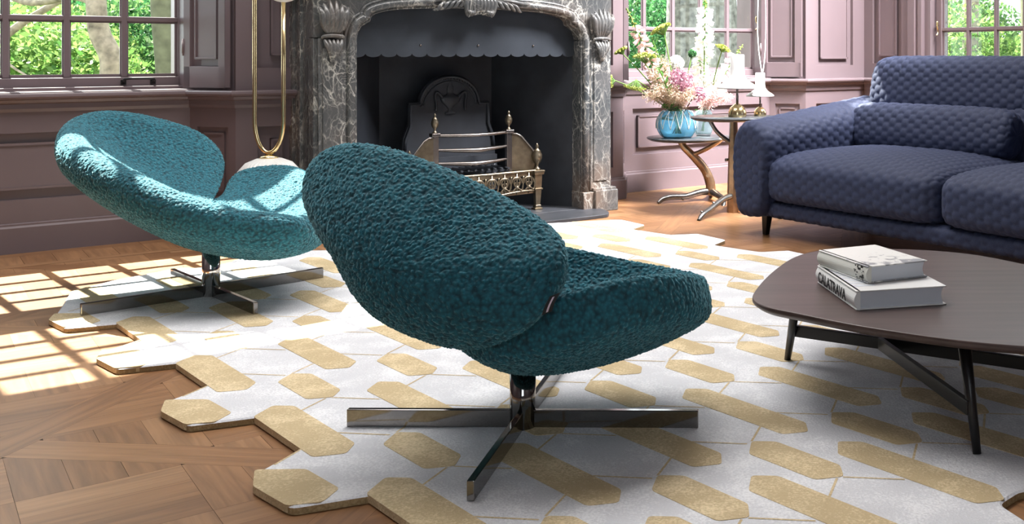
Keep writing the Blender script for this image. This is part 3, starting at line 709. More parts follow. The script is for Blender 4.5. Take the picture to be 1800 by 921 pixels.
# fire grate
gt = thing('fire_grate', 'antique steel and brass fire basket with urn finials in the fireplace', 'fire grate', RW(2.69, 5.98, .024), TH)
def urn(x, y, z, k=1, name='urn_finial', mat='brass_old'):
    u = MB(); u.lathe([(0,0),(.018,0),(.018,.008),(.008,.016),(.008,.03),(.020,.045),(.027,.065),(.027,.085),(.019,.098),(.021,.104),(.012,.112),(.007,.122),(.010,.13),(.004,.142),(0,.15)], 20)
    u.v = [(a*k+x, b*k+y, c*k+z) for a, b, c in u.v]; obj(name, u, mat, gt)
iw, ow = .235, .405
for sg in (-1, 1):
    p = MB(); p.box((sg*iw-.018, .03, .10), (sg*iw+.018, .06, .485)); p.box((sg*iw-.026, .02, .485), (sg*iw+.026, .07, .505)); obj('corner_post', p, 'steel_old', gt, bevel=.003)
    urn(sg*iw, .045, .505, .8)
    # tapered leg with capital and finial
    l = MB()
    for z0, z1, r0, r1 in ((.0,.012,.026,.026),(.012,.03,.020,.018),(.03,.125,.015,.021),(.125,.135,.027,.027),(.135,.22,.021,.024),(.22,.235,.032,.034),(.235,.247,.036,.036)):
        l.add([(sg*ow-r0,-r0,z0),(sg*ow+r0,-r0,z0),(sg*ow+r0,r0,z0),(sg*ow-r0,r0,z0),(sg*ow-r1,-r1,z1),(sg*ow+r1,-r1,z1),(sg*ow+r1,r1,z1),(sg*ow-r1,r1,z1)],
              [(0,3,2,1),(4,5,6,7),(0,1,5,4),(1,2,6,5),(2,3,7,6),(3,0,4,7)])
    obj('leg', l, 'brass_old', gt, bevel=.002); urn(sg*ow, 0, .247, 1.15)
    # curved brass side wing
    wp = [(0,.25),(0,.48)]+[(x, z) for x, z in ((.03,.478),(.06,.46),(.09,.425),(.12,.39),(.14,.365),(.15,.33),(.15,.25))]
    w = MB(); w.slab((sg*(iw+.015),.03,0), (sg*.99,-.12,0), (0,0,1), (0,1,0), wp, 0, .006); obj('brass_wing', w, 'brass_old', gt)
    be = MB(); be.tube([(sg*(iw+.015+.99*x), .03-.12*x-.002, z) for x, z in wp[1:]], .006, 8); obj('beaded_edge', be, 'steel_old', gt)
br = MB(); top_ = MB()
top_.tube(cr([(-iw,.045,.49),(-.12,.012,.487),(0,-.005,.486),(.12,.012,.487),(iw,.045,.49)], 6), .011, 8); obj('top_rail', top_, 'steel_old', gt)
for z in (.405, .325):
    b_ = MB(); P = cr([(-iw,.045,z),(-.12,.012,z-.006),(0,-.005,z-.010),(.12,.012,z-.006),(iw,.045,z)], 6); k = len(P)
    b_.tube(P, [.007+.008*math.sin(math.pi*i/(k-1)) for i in range(k)], 10); obj('fire_bar', b_, 'steel_old', gt)
# pierced fret between the legs: rails and scrolls
def yb(x): return -.035*math.cos(x/ow*math.pi/2*.98)-.005+.0
fr_ = MB()
for z, r in ((.245,.008),(.105,.006)):
    fr_.tube([(x, yb(x), z-.01*math.cos(x/ow*4)+.01 if z < .2 else z) for x in np.linspace(-ow, ow, 40)], r, 8)
fr_.grid([[(x, yb(x)+.002, z) for z in (.215,.245)] for x in np.linspace(-ow, ow, 40)])
fr_.grid([[(x, yb(x)+.002, z) for z in (.105,.135)] for x in np.linspace(-ow, ow, 40)])
for c in np.linspace(-.34, .34, 9):
    for sg in (-1, 1):
        sp_ = []
        for q in range(26):
            a = q/25*3.6*math.pi/1.6; r = .044*(1-q/25*.78)
            x = c+sg*(.012+r*math.cos(a)*.8-.01); sp_.append((x, yb(x)-.001, .175+r*math.sin(a)))
        fr_.tube(sp_, [.0075-.004*q/25 for q in range(26)], 6)
    fr_.tube([(c, yb(c), .11), (c, yb(c), .24)], .005, 6)
    fr_.tube(cr([(c-.03, yb(c), .12),(c, yb(c), .15),(c+.035, yb(c), .135),(c+.045, yb(c), .22)], 5), .006, 6)
obj('pierced_fret', fr_, 'brass_old', gt)
gb = MB()
gb.box((-iw, .03, .25), (iw, .26, .262))
for k in range(11): gb.tube([(-iw+.02+k*.043, .0, .272), (-iw+.02+k*.043, .28, .268)], .007, 6)
gb.box((-iw-.015, .24, .10), (iw+.015, .265, .34)); obj('iron_basket', gb, 'iron', gt)
for sg in (-1, 1):
    bl = MB(); bl.tube([(sg*iw, .25, 0), (sg*iw, .25, .28)], .012, 8); bl.tube([(sg*iw, .25, .11), (sg*ow, 0, .11)], .008, 8); obj('rear_leg', bl, 'iron', gt)

# ------------------------------------------------------------------ arched floor lamp by the window
LY = 5.34; lp = px(473, 300, LY); lp.z = 0
la = thing('floor_lamp', 'floor lamp with tall gold U-shaped tube on a ribbed white base by the fireplace', 'floor lamp', lp, 0)
b = MB()
b.lathe([(0,0),(.13,0),(.155,.05),(.172,.14),(.176,.25),(.168,.34),(.145,.405),(.11,.445),(.06,.466),(.03,.470),(0,.470)], 160, fn=lambda a, z: 1-.085*abs(math.sin(a*16)))
obj('ribbed_base', b, 'white_ceramic', la)
b = MB(); b.lathe([(0,.468),(.045,.468),(.045,.476),(.02,.482),(.012,.49),(0,.49)], 24); obj('gold_collar', b, 'gold', la)
hw_ = .0735
U_ = [(-hw_,0,1.95),(-hw_,0,1.4),(-hw_,0,.9),(-hw_,0,.66)]+[(-hw_*math.cos(a), 0, .66-.165*math.sin(a)) for a in [math.pi*k/16 for k in range(1,16)]]+[(hw_,0,.66),(hw_,0,.9),(hw_,0,1.262)]
b = MB(); b.tube(U_, .0105, 14); obj('gold_tube', b, 'gold', la)
for x, z in ((hw_, 1.36), (-hw_, 2.04)):
    b = MB(); b.lathe([(.1*math.sin(math.pi*k/20), z-.1*math.cos(math.pi*k/20)) for k in range(21)], 32, c=(x,0,0)); obj('glass_globe', b, 'white_lacquer', la)
# ------------------------------------------------------------------ swivel chairs
def dish(rim, bulge, up, nt, nr, top, bot, q=2.0, r0=.86, cen=None, rimseg=12, pw=2.0, smooth=0, nsm=0, vert=0, pinch=None):
    R = cr(rim, rimseg, True); P = np.array([tuple(p) for p in R])
    d = np.linalg.norm(np.roll(P, -1, 0)-P, axis=1); s = np.concatenate([[0], np.cumsum(d)]); u = np.linspace(0, s[-1], nt, endpoint=False)
    PP = np.vstack([P, P[:1]]); P = np.stack([np.interp(u, s, PP[:, k]) for k in range(3)], 1)
    for _ in range(smooth): P = .5*P+.25*np.roll(P, 1, 0)+.25*np.roll(P, -1, 0)
    P0 = P.mean(0) if cen is None else np.array(cen); D = P-P0
    _, _, vt = np.linalg.svd(P-P.mean(0)); n = vt[2]; n = n*np.sign(n@np.array(up))
    Dn = D@n; Di = D-Dn[:, None]*n; B = np.array(bulge)
    rs = np.sin(np.linspace(0, math.pi/2, nr+1)); rs = .55*rs+.45*np.linspace(0, 1, nr+1)
    rs = np.concatenate([rs[rs < .985], [.985, .990, .994, .997, .999, 1.0]]); rs[0] = 0
    def mids(P, Di, Dn): return np.stack([P0+Di*r+n*(Dn*r**q)[:, None]+B*(1-r*r) for r in rs], 0)
    Mid = np.stack([P0+Di*r+n*(Dn*r**q)[:, None]+B*(1-r*r) for r in rs], 0)           # (nr, nt, 3)
    Ms = Mid
    if nsm:                                              # thickness follows the broad form, not the notch
        S = P.copy()
        for _ in range(nsm): S = .5*S+.25*np.roll(S, 1, 0)+.25*np.roll(S, -1, 0)
        DS = S-P0; dn = DS@n; Ms = mids(S, DS-dn[:, None]*n, dn)
    du = np.gradient(Ms, axis=0); dv = (np.roll(Ms, -1, 1)-np.roll(Ms, 1, 1))
    Nn = np.cross(dv, du); L = np.linalg.norm(Nn, axis=2, keepdims=True); Nn = np.where(L > 1e-9, Nn/np.maximum(L, 1e-9), n)
    Nn *= np.sign((Nn@n).mean())
    Nn[0] = n; Nn[1] = .5*Nn[1]+.5*n; Nn /= np.linalg.norm(Nn, axis=2, keepdims=True)
    if vert:
        w = (rs**2*vert)[:, None, None]; Nn = Nn*(1-w)+np.array(up, float)/np.linalg.norm(up)*w; Nn /= np.linalg.norm(Nn, axis=2, keepdims=True)
    rnd = np.where(rs < r0, 1, np.maximum(0, 1-(np.maximum(0, rs-r0)/(1-r0))**pw)**(1/pw))
    pk = np.ones(len(P))
    if pinch: pk = 1-pinch[2]*np.exp(-(np.linalg.norm(P-np.array(pinch[0]), axis=1)/pinch[1])**2)
    pk = (1-rs[:, None]**2)+rs[:, None]**2*pk[None, :]
    T = Mid+Nn*(np.array([top(r) for r in rs])*rnd)[:, None, None]*pk[..., None]; Bt = Mid-Nn*(np.array([bot(r) for r in rs])*rnd)[:, None, None]*pk[..., None]
    mb = MB(); k = len(rs)
    loops = [T[i] for i in range(k)]+[Bt[i] for i in range(k-2, -1, -1)]
    pts = [[tuple(p) for p in lp] for lp in loops]
    mb.grid(pts, closed_v=True)
    return mb
tx1 = bpy.data.textures.new('boucle_loops', 'VORONOI'); tx1.noise_scale = .0085; tx1.noise_intensity = 1.1
tx2 = bpy.data.textures.new('boucle_lumps', 'CLOUDS'); tx2.noise_scale = .007
def fluff(o, k=1.0):
    for t, s in ((tx1, -.0062*k), (tx2, .0042*k)):
        md = o.modifiers.new('loops', 'DISPLACE'); md.texture = t; md.texture_coords = 'LOCAL'; md.strength = s; md.mid_level = .5
def cross_base(t, ang, h, bar_h, mat_bar, mat_post, L, z0=.02):
    p = MB(); p.tube([(0,0,z0), (0,0,h)], .0335, 28); obj('post', p, mat_post, t)
    for k in range(4):
        a = ang+math.pi/2*k; c, s = math.cos(a), math.sin(a); w = .0085
        m = MB(); m.add([(c*r-s*y, s*r+c*y, z) for z in (z0, z0+bar_h) for r, y in ((.02,-w),(L,-w),(L,w),(.02,w))], [(0,3,2,1),(4,5,6,7),(0,1,5,4),(1,2,6,5),(2,3,7,6),(3,0,4,7)])
        obj('foot_bar', m, mat_bar, t, bevel=.002)
RZ = .02                                               # pile height of the rug
def place_center(x, y): return gp(x, y, RZ)
# chair seen from behind
C1 = place_center(919, 749.5); C1.z = 0
ch1 = thing('swivel_chair', 'teal boucle swivel lounge chair seen from behind, nearest the camera', 'lounge chair', C1, 0, 'pair of teal swivel chairs')
def rel(c, lst): return [tuple(px(x, y, Y)-c) for x, y, Y in lst]
back = rel(C1, [(566,322,2.84),(572,292,2.86),(596,270,2.84),(634,262,2.79),(694,273,2.74),(753,294,2.70),(813,320,2.67),(872,350,2.65),(926,381,2.62),(970,412,2.58),(993,438,2.54),(999,466,2.50),(990,503,2.47),(968,536,2.45),
             (928,560,2.46),(872,577,2.50),(818,575,2.56),(765,559,2.61),(715,535,2.66),(684,508,2.70),(657,472,2.74),(629,422,2.78),(603,378,2.81),(578,346,2.83)])
bm1 = dish(back, (-.05,-.15,-.05), (.3,.7,.6), 620, 130, lambda r: .054, lambda r: .056, r0=.85, pw=3.0)
fluff(obj('backrest', bm1, 'boucle', ch1, fix=True))
seat = rel(C1, [(985,556,2.47),(1050,534,2.47),(1115,519,2.52),(1180,512,2.60),(1226,512,2.70),(1246,514,2.82),(1244,512,2.94),(1225,504,3.04),(1170,492,3.10),(1090,476,3.13),(1000,456,3.13),(900,436,3.10),(800,420,3.02),(752,440,2.90),
             (752,495,2.76),(795,542,2.62),(855,580,2.52),(920,575,2.48)])
sm1 = dish(seat, (-.0,.0,-.125), (0,0,1), 620, 130, lambda r: .066-.05*(1-r**4), lambda r: .066+.040*(1-r**1.2), r0=.88, pw=3.2, vert=.5, cen=(.02,.06,.385))
fluff(obj('seat', sm1, 'boucle', ch1, fix=True))
tg = MB(); p0 = px(975, 518, 2.395)-C1; p1 = px(961, 551, 2.395)-C1
mid = px(966, 536, 2.388)-C1; wv = Vector((.011,.002,.004))
pp = [p0, mid, p1]; tg.grid([[p-wv, p+wv] for p in cr(pp, 4)]); tg.grid([[p-wv+Vector((0,.004,0)), p+wv+Vector((0,.004,0))] for p in cr(pp, 4)])
t_ = obj('fabric_tag', tg, 'tag_black', ch1)
tl = MB(); P = cr(pp, 4); tl.grid([[p-wv*.22+Vector((0,-.002,0)), p+wv*.22+Vector((0,-.002,0))] for p in P[1:-1]]); obj('tag_stripe', tl, 'tag_white', t_)
cross_base(ch1, math.atan2(-.012, 1), .165, .0455, 'black_chrome', 'black_chrome', .462)
# chair by the window, seen from its side
C2 = place_center(371, 519); C2.z = 0
ch2 = thing('swivel_chair', 'teal boucle swivel lounge chair by the window, its seat in sunlight', 'lounge chair', C2, 0, 'pair of teal swivel chairs')
rim2 = rel(C2, [(574,388,4.28),(548,398,4.06),(500,394,3.96),(440,387,3.91),(375,376,3.88),(318,360,3.87),(262,336,3.89),(205,307,3.94),(150,280,4.02),(114,258,4.12),(103,238,4.26),(113,219,4.40),(140,205,4.50),(180,198,4.57),(232,202,4.63),(282,213,4.69),(330,229,4.73),(360,248,4.76),(376,272,4.76),(377,298,4.72),(366,322,4.66),
             (354,350,4.58),(368,364,4.54),(392,350,4.60),(408,326,4.70),(430,309,4.76),(476,299,4.79),(520,298,4.77),(553,312,4.66),(578,345,4.48)])
sh2 = dish(rim2, (.03,-.02,-.155), (0,0,1), 760, 140, lambda r: .058-.022*(1-r*r), lambda r: .070+.050*(1-r**4), q=2.2, r0=.87, rimseg=10, smooth=14, nsm=2500, pinch=(tuple(px(364,345,4.6)-C2), .13, .75))
fluff(obj('upholstered_shell', sh2, 'boucle', ch2, fix=True), 1.1)
a2 = gp(570, 485.8, RZ)-gp(147.8, 551.9, RZ)
cross_base(ch2, math.atan2(a2.y, a2.x), .215, .0455, 'black_chrome', 'chrome', a2.length/2)
# ------------------------------------------------------------------ rug
rg = MB(); RT = RZ
lo, hi = .89, 3.75
cs = [-4.55, -3.855, -3.155, -2.45, -1.755]            # columns of short bars
cl2 = [-4.90, -4.20, -3.49, -2.80, -2.10, -1.51]       # columns of long bars
near = []
near += [(-5.27, 1.16), (-5.245, 1.05), (-5.02, 1.03)]
for c in cs[1:-1]: pass
pts_n = [(-5.02,1.03),(-4.97,1.02)]
for c in (-4.53, -3.845, -3.143, -2.436, -1.74):
    pts_n += [(c-.155,.89),(c-.06,.855),(c+.10,.87),(c+.165,1.04),(c+.22,1.02),(c+.47,1.02)]
pts_n = pts_n[:-3]
end_ = [(-1.45,1.04),(-1.30,1.20),(-1.12,1.36),(-1.02,1.52),(-1.10,1.66),(-1.02,1.80),(-1.16,1.93),(-1.265,1.97),(-1.27,2.06),(-1.20,2.14),(-1.02,2.22),(-1.02,2.45),(-1.25,2.58),(-1.02,2.75),(-1.02,3.05),(-1.25,3.2),(-1.10,3.4)]
pts_f = []
for c in (-1.07, -1.76, -2.455, -3.155, -3.845, -4.53):
    pts_f += [(c-.12,3.60),(c-.17,3.60),(c-.23,3.74),(c-.48,3.76),(c-.55,3.63)]
left_ = [(-5.14,3.50),(-5.20,3.38),(-5.34,3.25),(-5.34,2.95),(-5.22,2.8),(-5.34,2.65),(-5.34,2.35),(-5.22,2.2),(-5.34,2.05),(-5.34,1.75),(-5.22,1.6),(-5.30,1.45),(-5.22,1.2)]
outl_ = [(-5.10,1.02)]+pts_n[2:]+end_+pts_f+left_
def AB(a, b): return (A_.x*a+B_.x*b, A_.y*a+B_.y*b)
def round_poly(P, k=.018):
    out = []; n = len(P)
    for i in range(n):
        p, a, b = Vector(P[i]), Vector(P[i-1]), Vector(P[(i+1)%n]); u, v = a-p, b-p
        ku, kv = min(k, u.length*.4), min(k, v.length*.4); A, B = p+u.normalized()*ku, p+v.normalized()*kv
        for t in (0, .33, .67, 1): out.append(tuple(A*(1-t)**2+p*2*t*(1-t)+B*t*t))
    return out
op = [AB(a, b) for a, b in round_poly(outl_)]
rg.prism(op, .001, RT-.004, 2, 0)
rim_in = [AB(a, b) for a, b in round_poly([(a, b) for a, b in outl_])]
rug = obj('rug', rg, ['wool_white', 'wool_sand', 'wool_edge'])
tag(rug, 'white wool rug with sand coloured elongated hexagons and zigzag edge', 'rug')
# pile surface: white field over the core
pf = MB(); cxm = sum(p[0] for p in op)/len(op); cym = sum(p[1] for p in op)/len(op)
def inset(P, k):
    n = len(P); out = []
    for i in range(n):
        t = (Vector(P[(i+1)%n])-Vector(P[i-1])); 
        if t.length < 1e-9: out.append(P[i]); continue
        t.normalize(); out.append((P[i][0]-t.y*k, P[i][1]+t.x*k))
    return out
area = sum(op[i][0]*op[(i+1)%len(op)][1]-op[(i+1)%len(op)][0]*op[i][1] for i in range(len(op)))
sgn = 1 if area > 0 else -1
pf.add([(x, y, RT-.004) for x, y in op]+[(x, y, RT-.0005) for x, y in inset(op, .006*sgn)], [(i, (i+1)%len(op), (i+1)%len(op)+len(op), i+len(op)) for i in range(len(op))], 0, True)
pf.add([(x, y, RT-.0005) for x, y in inset(op, .006*sgn)], [tuple(range(len(op)))], 0)
hex_ = MB(); lines = MB()
def bar(c, b, L, w=.052, lowx=0):
    h = L/2; P = [(c-h, b+.01), (c-h+.045, b+w), (c+h-.05, b+w), (c+h, b+.008), (c+h-.035, b-w-lowx), (c-h+.055, b-w-lowx)]
    hex_.prism([AB(*p) for p in round_poly(P, .012)], .004, RT+.0008)
def ln(p, q, w=.003):
    p, q = Vector(p), Vector(q); t = (q-p).normalized(); n = Vector((-t.y, t.x))*w
    a, b, c, d = [AB(*v) for v in (p-n, q-n, q+n, p+n)]; lines.add([(*a, RT+.0002), (*b, RT+.0002), (*c, RT+.0002), (*d, RT+.0002)], [(0,1,2,3)])
def inside(p):
    x, y = p; r = False; n = len(outl_)
    for i in range(n):
        (x1, y1), (x2, y2) = outl_[i-1], outl_[i]
        if (y1 > y) != (y2 > y) and x < (x2-x1)*(y-y1)/(y2-y1)+x1: r = not r
    return r
P_ = .303
for k in range(9):
    b = 1.075+P_*k
    for c in cl2:
        if b < 1.2 and c > -1.6: continue
        if k % 2 == 0 and False: pass
        if b < 3.72 and inside((c-.2, b)) and inside((c+.2, b)): bar(c, b, .49, lowx=.008 if k == 0 else 0)
for k in range(-1, 10):
    b = 1.225+P_*k
    for c in cs+[-1.06]:
        if not (inside((c, b)) and inside((c+.09, b))): continue
        if k == -1: hex_.prism([AB(*p) for p in round_poly([(c-.157,.888),(c-.06,.851),(c+.10,.866),(c+.135,.93),(c+.09,.985),(c-.075,.975)], .012)], .004, RT+.0008)
        else: bar(c, b, .31)
        for p, q in (((c+.155, b+.005), (c+.265, b+.095)), ((c+.15, b-.01), (c+.205, b-.098)), ((c-.155, b+.01), (c-.215, b+.10)), ((c-.15, b-.01), (c-.26, b-.098))):
            if inside(p) and inside(q): ln(p, q)
obj('pile_field', pf, ['wool_white'], rug, fix=False)
obj('sand_hexagons', hex_, ['wool_sand'], rug); obj('carved_groove', lines, ['wool_sand'], rug, fix=False)

# ------------------------------------------------------------------ coffee table and books
TZ = .31; T0 = Vector((.50, 3.0, 0))
ct = thing('coffee_table', 'low coffee table with dark rounded walnut top and black legs', 'coffee table', T0)
ol = [(-.053,2.97),(-.02,2.87),(.068,2.79),(.21,2.672),(.344,2.585),(.471,2.517),(.61,2.47),(.78,2.44),(.94,2.47),(1.05,2.58),(1.08,2.78),(1.04,3.02),(.95,3.25),(.83,3.44),(.70,3.60),(.56,3.68),(.41,3.71),(.27,3.71),(.16,3.67),(.08,3.56),(.02,3.38),(-.03,3.16)]
op2 = [(p[0]-T0.x, p[1]-T0.y) for p in cr(ol, 6, True)]
tt = MB(); n = len(op2)
rows = []
for k, z in ((.90, TZ-.030), (.965, TZ-.024), (.992, TZ-.014), (1.0, TZ-.008), (.999, TZ-.003), (.995, TZ)):
    rows.append([(x*k, y*k, z) for x, y in op2])
tt.grid(rows, closed_v=True, mi=0); tt.sm = [True]*len(tt.sm)
tt.add(rows[-1], [tuple(range(n))]); tt.add(rows[0], [tuple(range(n-1,-1,-1))])
obj('table_top', tt, 'walnut', ct)
legs = {'a': ((.053,3.36),(.085,3.22)), 'b': ((.505,2.57),(.485,2.64)), 'c': ((.585,3.50),(.58,3.42)), 'd': ((1.0,2.80),(.97,2.83))}
for k, (bt, tp_) in legs.items():
    m = MB(); a = Vector((bt[0], bt[1], RZ))-T0; b = Vector((tp_[0], tp_[1], TZ-.026))-T0
    m.tube([a, b], [.0105, .0175], 16); obj('leg', m, 'black_wood', ct)
def beam(p, q, z, h=.036, w=.016, name='stretcher'):
    p, q = Vector(p)-T0.xy, Vector(q)-T0.xy; t = (q-p).normalized(); nn = Vector((-t.y, t.x))*w/2
    m = MB(); m.prism([tuple(p-nn), tuple(q-nn), tuple(q+nn), tuple(p+nn)], z-h/2, z+h/2); obj(name, m, 'black_wood', ct, bevel=.002)
beam((.068,3.32), (.99,2.815), .125); beam((.33,3.17), (.49,2.59), .125, name='cross_stretcher'); beam((.385,3.145), (.58,3.47), .125, name='rear_stretcher')

def book(label, corner, sdir, sl, wd, th, z, cover, spine, pages, text=None):
    # corner: near bottom end of the spine; sdir: along the spine
    s = Vector((sdir[0], sdir[1], 0)).normalized(); w = Vector((s.y, -s.x, 0))
    o = thing('book', label, 'book', (corner[0], corner[1], z), math.atan2(w.y, w.x), 'books on the coffee table')
    t = .0035
    m = MB(); m.box((.0,0,0), (wd,sl,t)); m.box((.0,0,th-t), (wd,sl,th)); obj('cover', m, cover, o, bevel=.0012)
    m = MB(); P = [(.012*(1-math.sin(math.pi*k/10))-.006, th*k/10) for k in range(11)]
    m.slab((0,0,0), (1,0,0), (0,0,1), (0,1,0), P+[(.012, th), (.012, 0)], 0, sl); obj('spine', m, spine, o)
    m = MB(); P = [(.008,t),(wd-.008,t)]+[(wd-.008-.006*math.sin(math.pi*k/8), t+(th-2*t)*k/8) for k in range(1,8)]+[(wd-.008,th-t),(.008,th-t)]
    m.slab((0,0,0), (1,0,0), (0,0,1), (0,1,0), P, .005, sl-.005); pg = obj('pages', m, pages, o)
    return o
def text_on(parent, name, body, mat, size, M4, bold=0.0, sx=1.0):
    cu = bpy.data.curves.new(name, 'FONT'); cu.body = body; cu.size = size; cu.extrude = .0004; cu.offset = bold
    to = bpy.data.objects.new(name+'_src', cu); COL.objects.link(to)
    dg = bpy.context.evaluated_depsgraph_get(); me = bpy.data.meshes.new_from_object(to.evaluated_get(dg))
    bpy.data.objects.remove(to); me.materials.clear(); me.materials.append(M[mat])
    me.transform(Matrix.Diagonal((sx, 1, 1, 1))); me.transform(M4)
    o = bpy.data.objects.new(name, me); COL.objects.link(o); o.parent = parent; return o
bz = TZ+.0005
bk1 = book('thick white book with black CALATRAVA spine, underneath the other book', (.229, 2.816), (-.089, .343), .354, .262, .052, bz, 'cover_white', 'cover_white', 'paper')
# lettering runs down the spine, read from the far end to the near end
def spine_matrix(sl, th, start, zoff):
    return Matrix(((0,0,-1,-.0063),(-1,0,0,start),(0,1,0,zoff),(0,0,0,1)))
text_on(bk1, 'spine_lettering', 'CALATRAVA', 'ink', .043, spine_matrix(.354, .052, .325, .0105), .0007, 1.04)
g = MB()
for k in range(9): g.box((.012+k*.0, .05+k*.034, .0522), (.075, .072+k*.034, .0525))
obj('cover_print', g, 'paper', bk1)
z2 = bz+.0535
bk2 = book('white book with pale spine and ink drawing on its cover, on top', (.268, 2.90), (-.125, .248), .277, .20, .047, z2, 'sketch', 'cover_cream', 'paper')
m = MB(); rr = random.Random(5)
for k in range(26):
    y0 = .012+.045*rr.random()**1.6; z0 = .003+.040*rr.random(); m.box((-.0068, y0, z0), (-.0060, y0+.002+.010*rr.random(), z0+.0015+.005*rr.random()))
obj('spine_ink_drawing', m, 'ink', bk2)
# ------------------------------------------------------------------ branch side tables
TA = Vector((-.556, 7.2, 0)); TB = Vector((-.235, 6.62, 0))
ta = thing('side_table', 'lower side table with dark round top on a bent bronze branch, carrying the vases', 'side table', TA, 0, 'branch leg side tables')
def disc(parent, r, z, t=.022):
    m = MB(); m.lathe([(0,z-t),(r*.9,z-t),(r*.985,z-t*.45),(r,z-t*.15),(r*.995,z),(0,z)], 64); obj('table_top', m, 'top_dark', parent)
disc(ta, .295, .428)
def br_(parent, name, pts, r, mat, org, knots=()):
    P = cr([Vector(p)-org for p in pts], 6); k = len(P); rr = np.interp(np.linspace(0, 1, k), np.linspace(0, 1, len(r)), r)
    m = MB(); m.tube(P, list(rr), 12)
    for f_, d in knots:
        c = P[int(f_*(k-1))]; d = Vector(d); m.tube([c, c+d], [rr[int(f_*(k-1))]*.5, rr[int(f_*(k-1))]*.42], 8)
    obj(name, m, mat, parent)
J = px(1250, 336, 7.15)
br_(ta, 'trunk', [px(1250,342,7.15), J, px(1248,320,7.15), px(1240,300,7.14), px(1226,282,7.13), px(1212,268,7.12), px(1202,258,7.12), px(1197,247,7.12)], [.034,.034,.034,.030,.030,.026,.024,.026], 'bronze', TA, [(.12, (.045,-.02,.0)),(.38,(.0,-.035,.01))])
br_(ta, 'branch', [px(1216,272,7.12), px(1228,268,7.10), px(1245,260,7.05), px(1262,250,7.02), px(1268,245,7.02)], [.016,.015,.015,.014,.014], 'bronze', TA)
br_(ta, 'leg', [J, px(1230,338,7.12), px(1205,345,7.07), px(1180,346,7.03), px(1165,350,7.0), px(1157,357,6.98)], [.026,.022,.019,.018,.016,.013], 'bronze_dark', TA, [(.45,(0,-.02,-.02))])
br_(ta, 'leg', [J, px(1262,343,7.05), px(1272,350,6.98), px(1272,358,6.93), px(1270,366,6.89)], [.026,.021,.017,.016,.013], 'bronze_dark', TA)
br_(ta, 'leg', [J, px(1250,340,7.3), px(1252,340,7.5), px(1254,343,7.58), px(1255,345,7.62)], [.026,.022,.019,.017,.015], 'bronze', TA)
tb = thing('side_table', 'taller side table on a straight bronze trunk beside the sofa arm, carrying the lamps', 'side table', TB, 0, 'branch leg side tables')
disc(tb, .275, .603)
def oct_trunk():
    m = MB(); m.tube([(0,0,0),(0,0,.12),(0,0,.35),(0,0,.583)], [.043,.040,.034,.024], 8); m.sm = [False]*len(m.sm); obj('trunk', m, 'bronze', tb)
    k = MB(); k.tube([(-.03,0,.33),(-.052,-.01,.33)], .010, 8); obj('knot', k, 'bronze_dark', tb)
oct_trunk()
o_ = Vector((0,0,0))
br_(tb, 'branch', [(0,0,.43),(-.05,-.01,.46),(-.11,-.02,.515),(-.15,-.02,.582)], [.014,.014,.013,.013], 'bronze_dark', o_)
br_(tb, 'branch', [(0,0,.45),(.05,.02,.47),(.11,.03,.53),(.14,.03,.582)], [.014,.014,.013,.013], 'bronze_dark', o_)
br_(tb, 'leg', [(0,0,.105),(-.06,-.09,.095),(-.13,-.22,.055),(-.175,-.31,.03),(-.195,-.345,.0)], [.022,.019,.017,.016,.013], 'bronze_dark', o_, [(.45,(-.012,0,.022)),(.72,(-.018,0,.018))])
br_(tb, 'leg', [(0,0,.105),(.09,-.05,.11),(.20,-.16,.09),(.265,-.24,.04),(.295,-.28,.0)], [.022,.019,.017,.016,.013], 'bronze_dark', o_)
br_(tb, 'leg', [(0,0,.105),(.0,.1,.09),(-.02,.2,.05),(-.02,.26,.0)], [.022,.019,.016,.013], 'bronze_dark', o_)

# vases
def vase(label, loc, R, H, glass_, net):
    v = thing('glass_vase', label, 'vase', loc, 0)
    lob = lambda a, z: 1-.05*abs(math.cos(a*4.5))
    pr = [(0,0),(R*.62,0),(R*.84,.025),(R*.97,H*.33),(R,H*.5),(R*.97,H*.68),(R*.84,H*.88),(R*.68,H)]
    pc = [(p[0], p[1]) for p in cr(pr, 4)]
    inn = [(max(0, r-.008), max(.012, z)) for r, z in reversed(pc)]
    m = MB(); m.lathe(pc+inn, 90, fn=lob); obj('glass_body', m, glass_, v)
    if net:
        for k in range(14):
            a0 = 2*math.pi*k/14; 
            for sg in (-1, 1):
                w = MB(); P = []
                for q in range(13):
                    t = q/12; z = H*(.34+.66*t); a = a0+sg*math.pi/14*(t-.0)*1.0
                    r = np.interp(z, [p[1] for p in pc], [p[0] for p in pc])*(lob(a, z))+.003; P.append((r*math.cos(a), r*math.sin(a), z))
                w.tube(P, .0022, 6)
                obj('cream_wire', w, 'gold' if False else 'cover_cream', v)
    return v
va = px(1192, 243, 7.2); V1 = Vector((va.x, 7.12, .4285)); V2_ = Vector((px(1236, 243, 7.3).x, 7.34, .4285))
vase('round lobed blue glass vase with a cream diamond net, holding the pink flowers', V1, .143, .185, 'glass_blue', True)
vase('pale aqua glass vase half hidden behind the taller side table top', V2_, .075, .175, 'glass_pale', False)

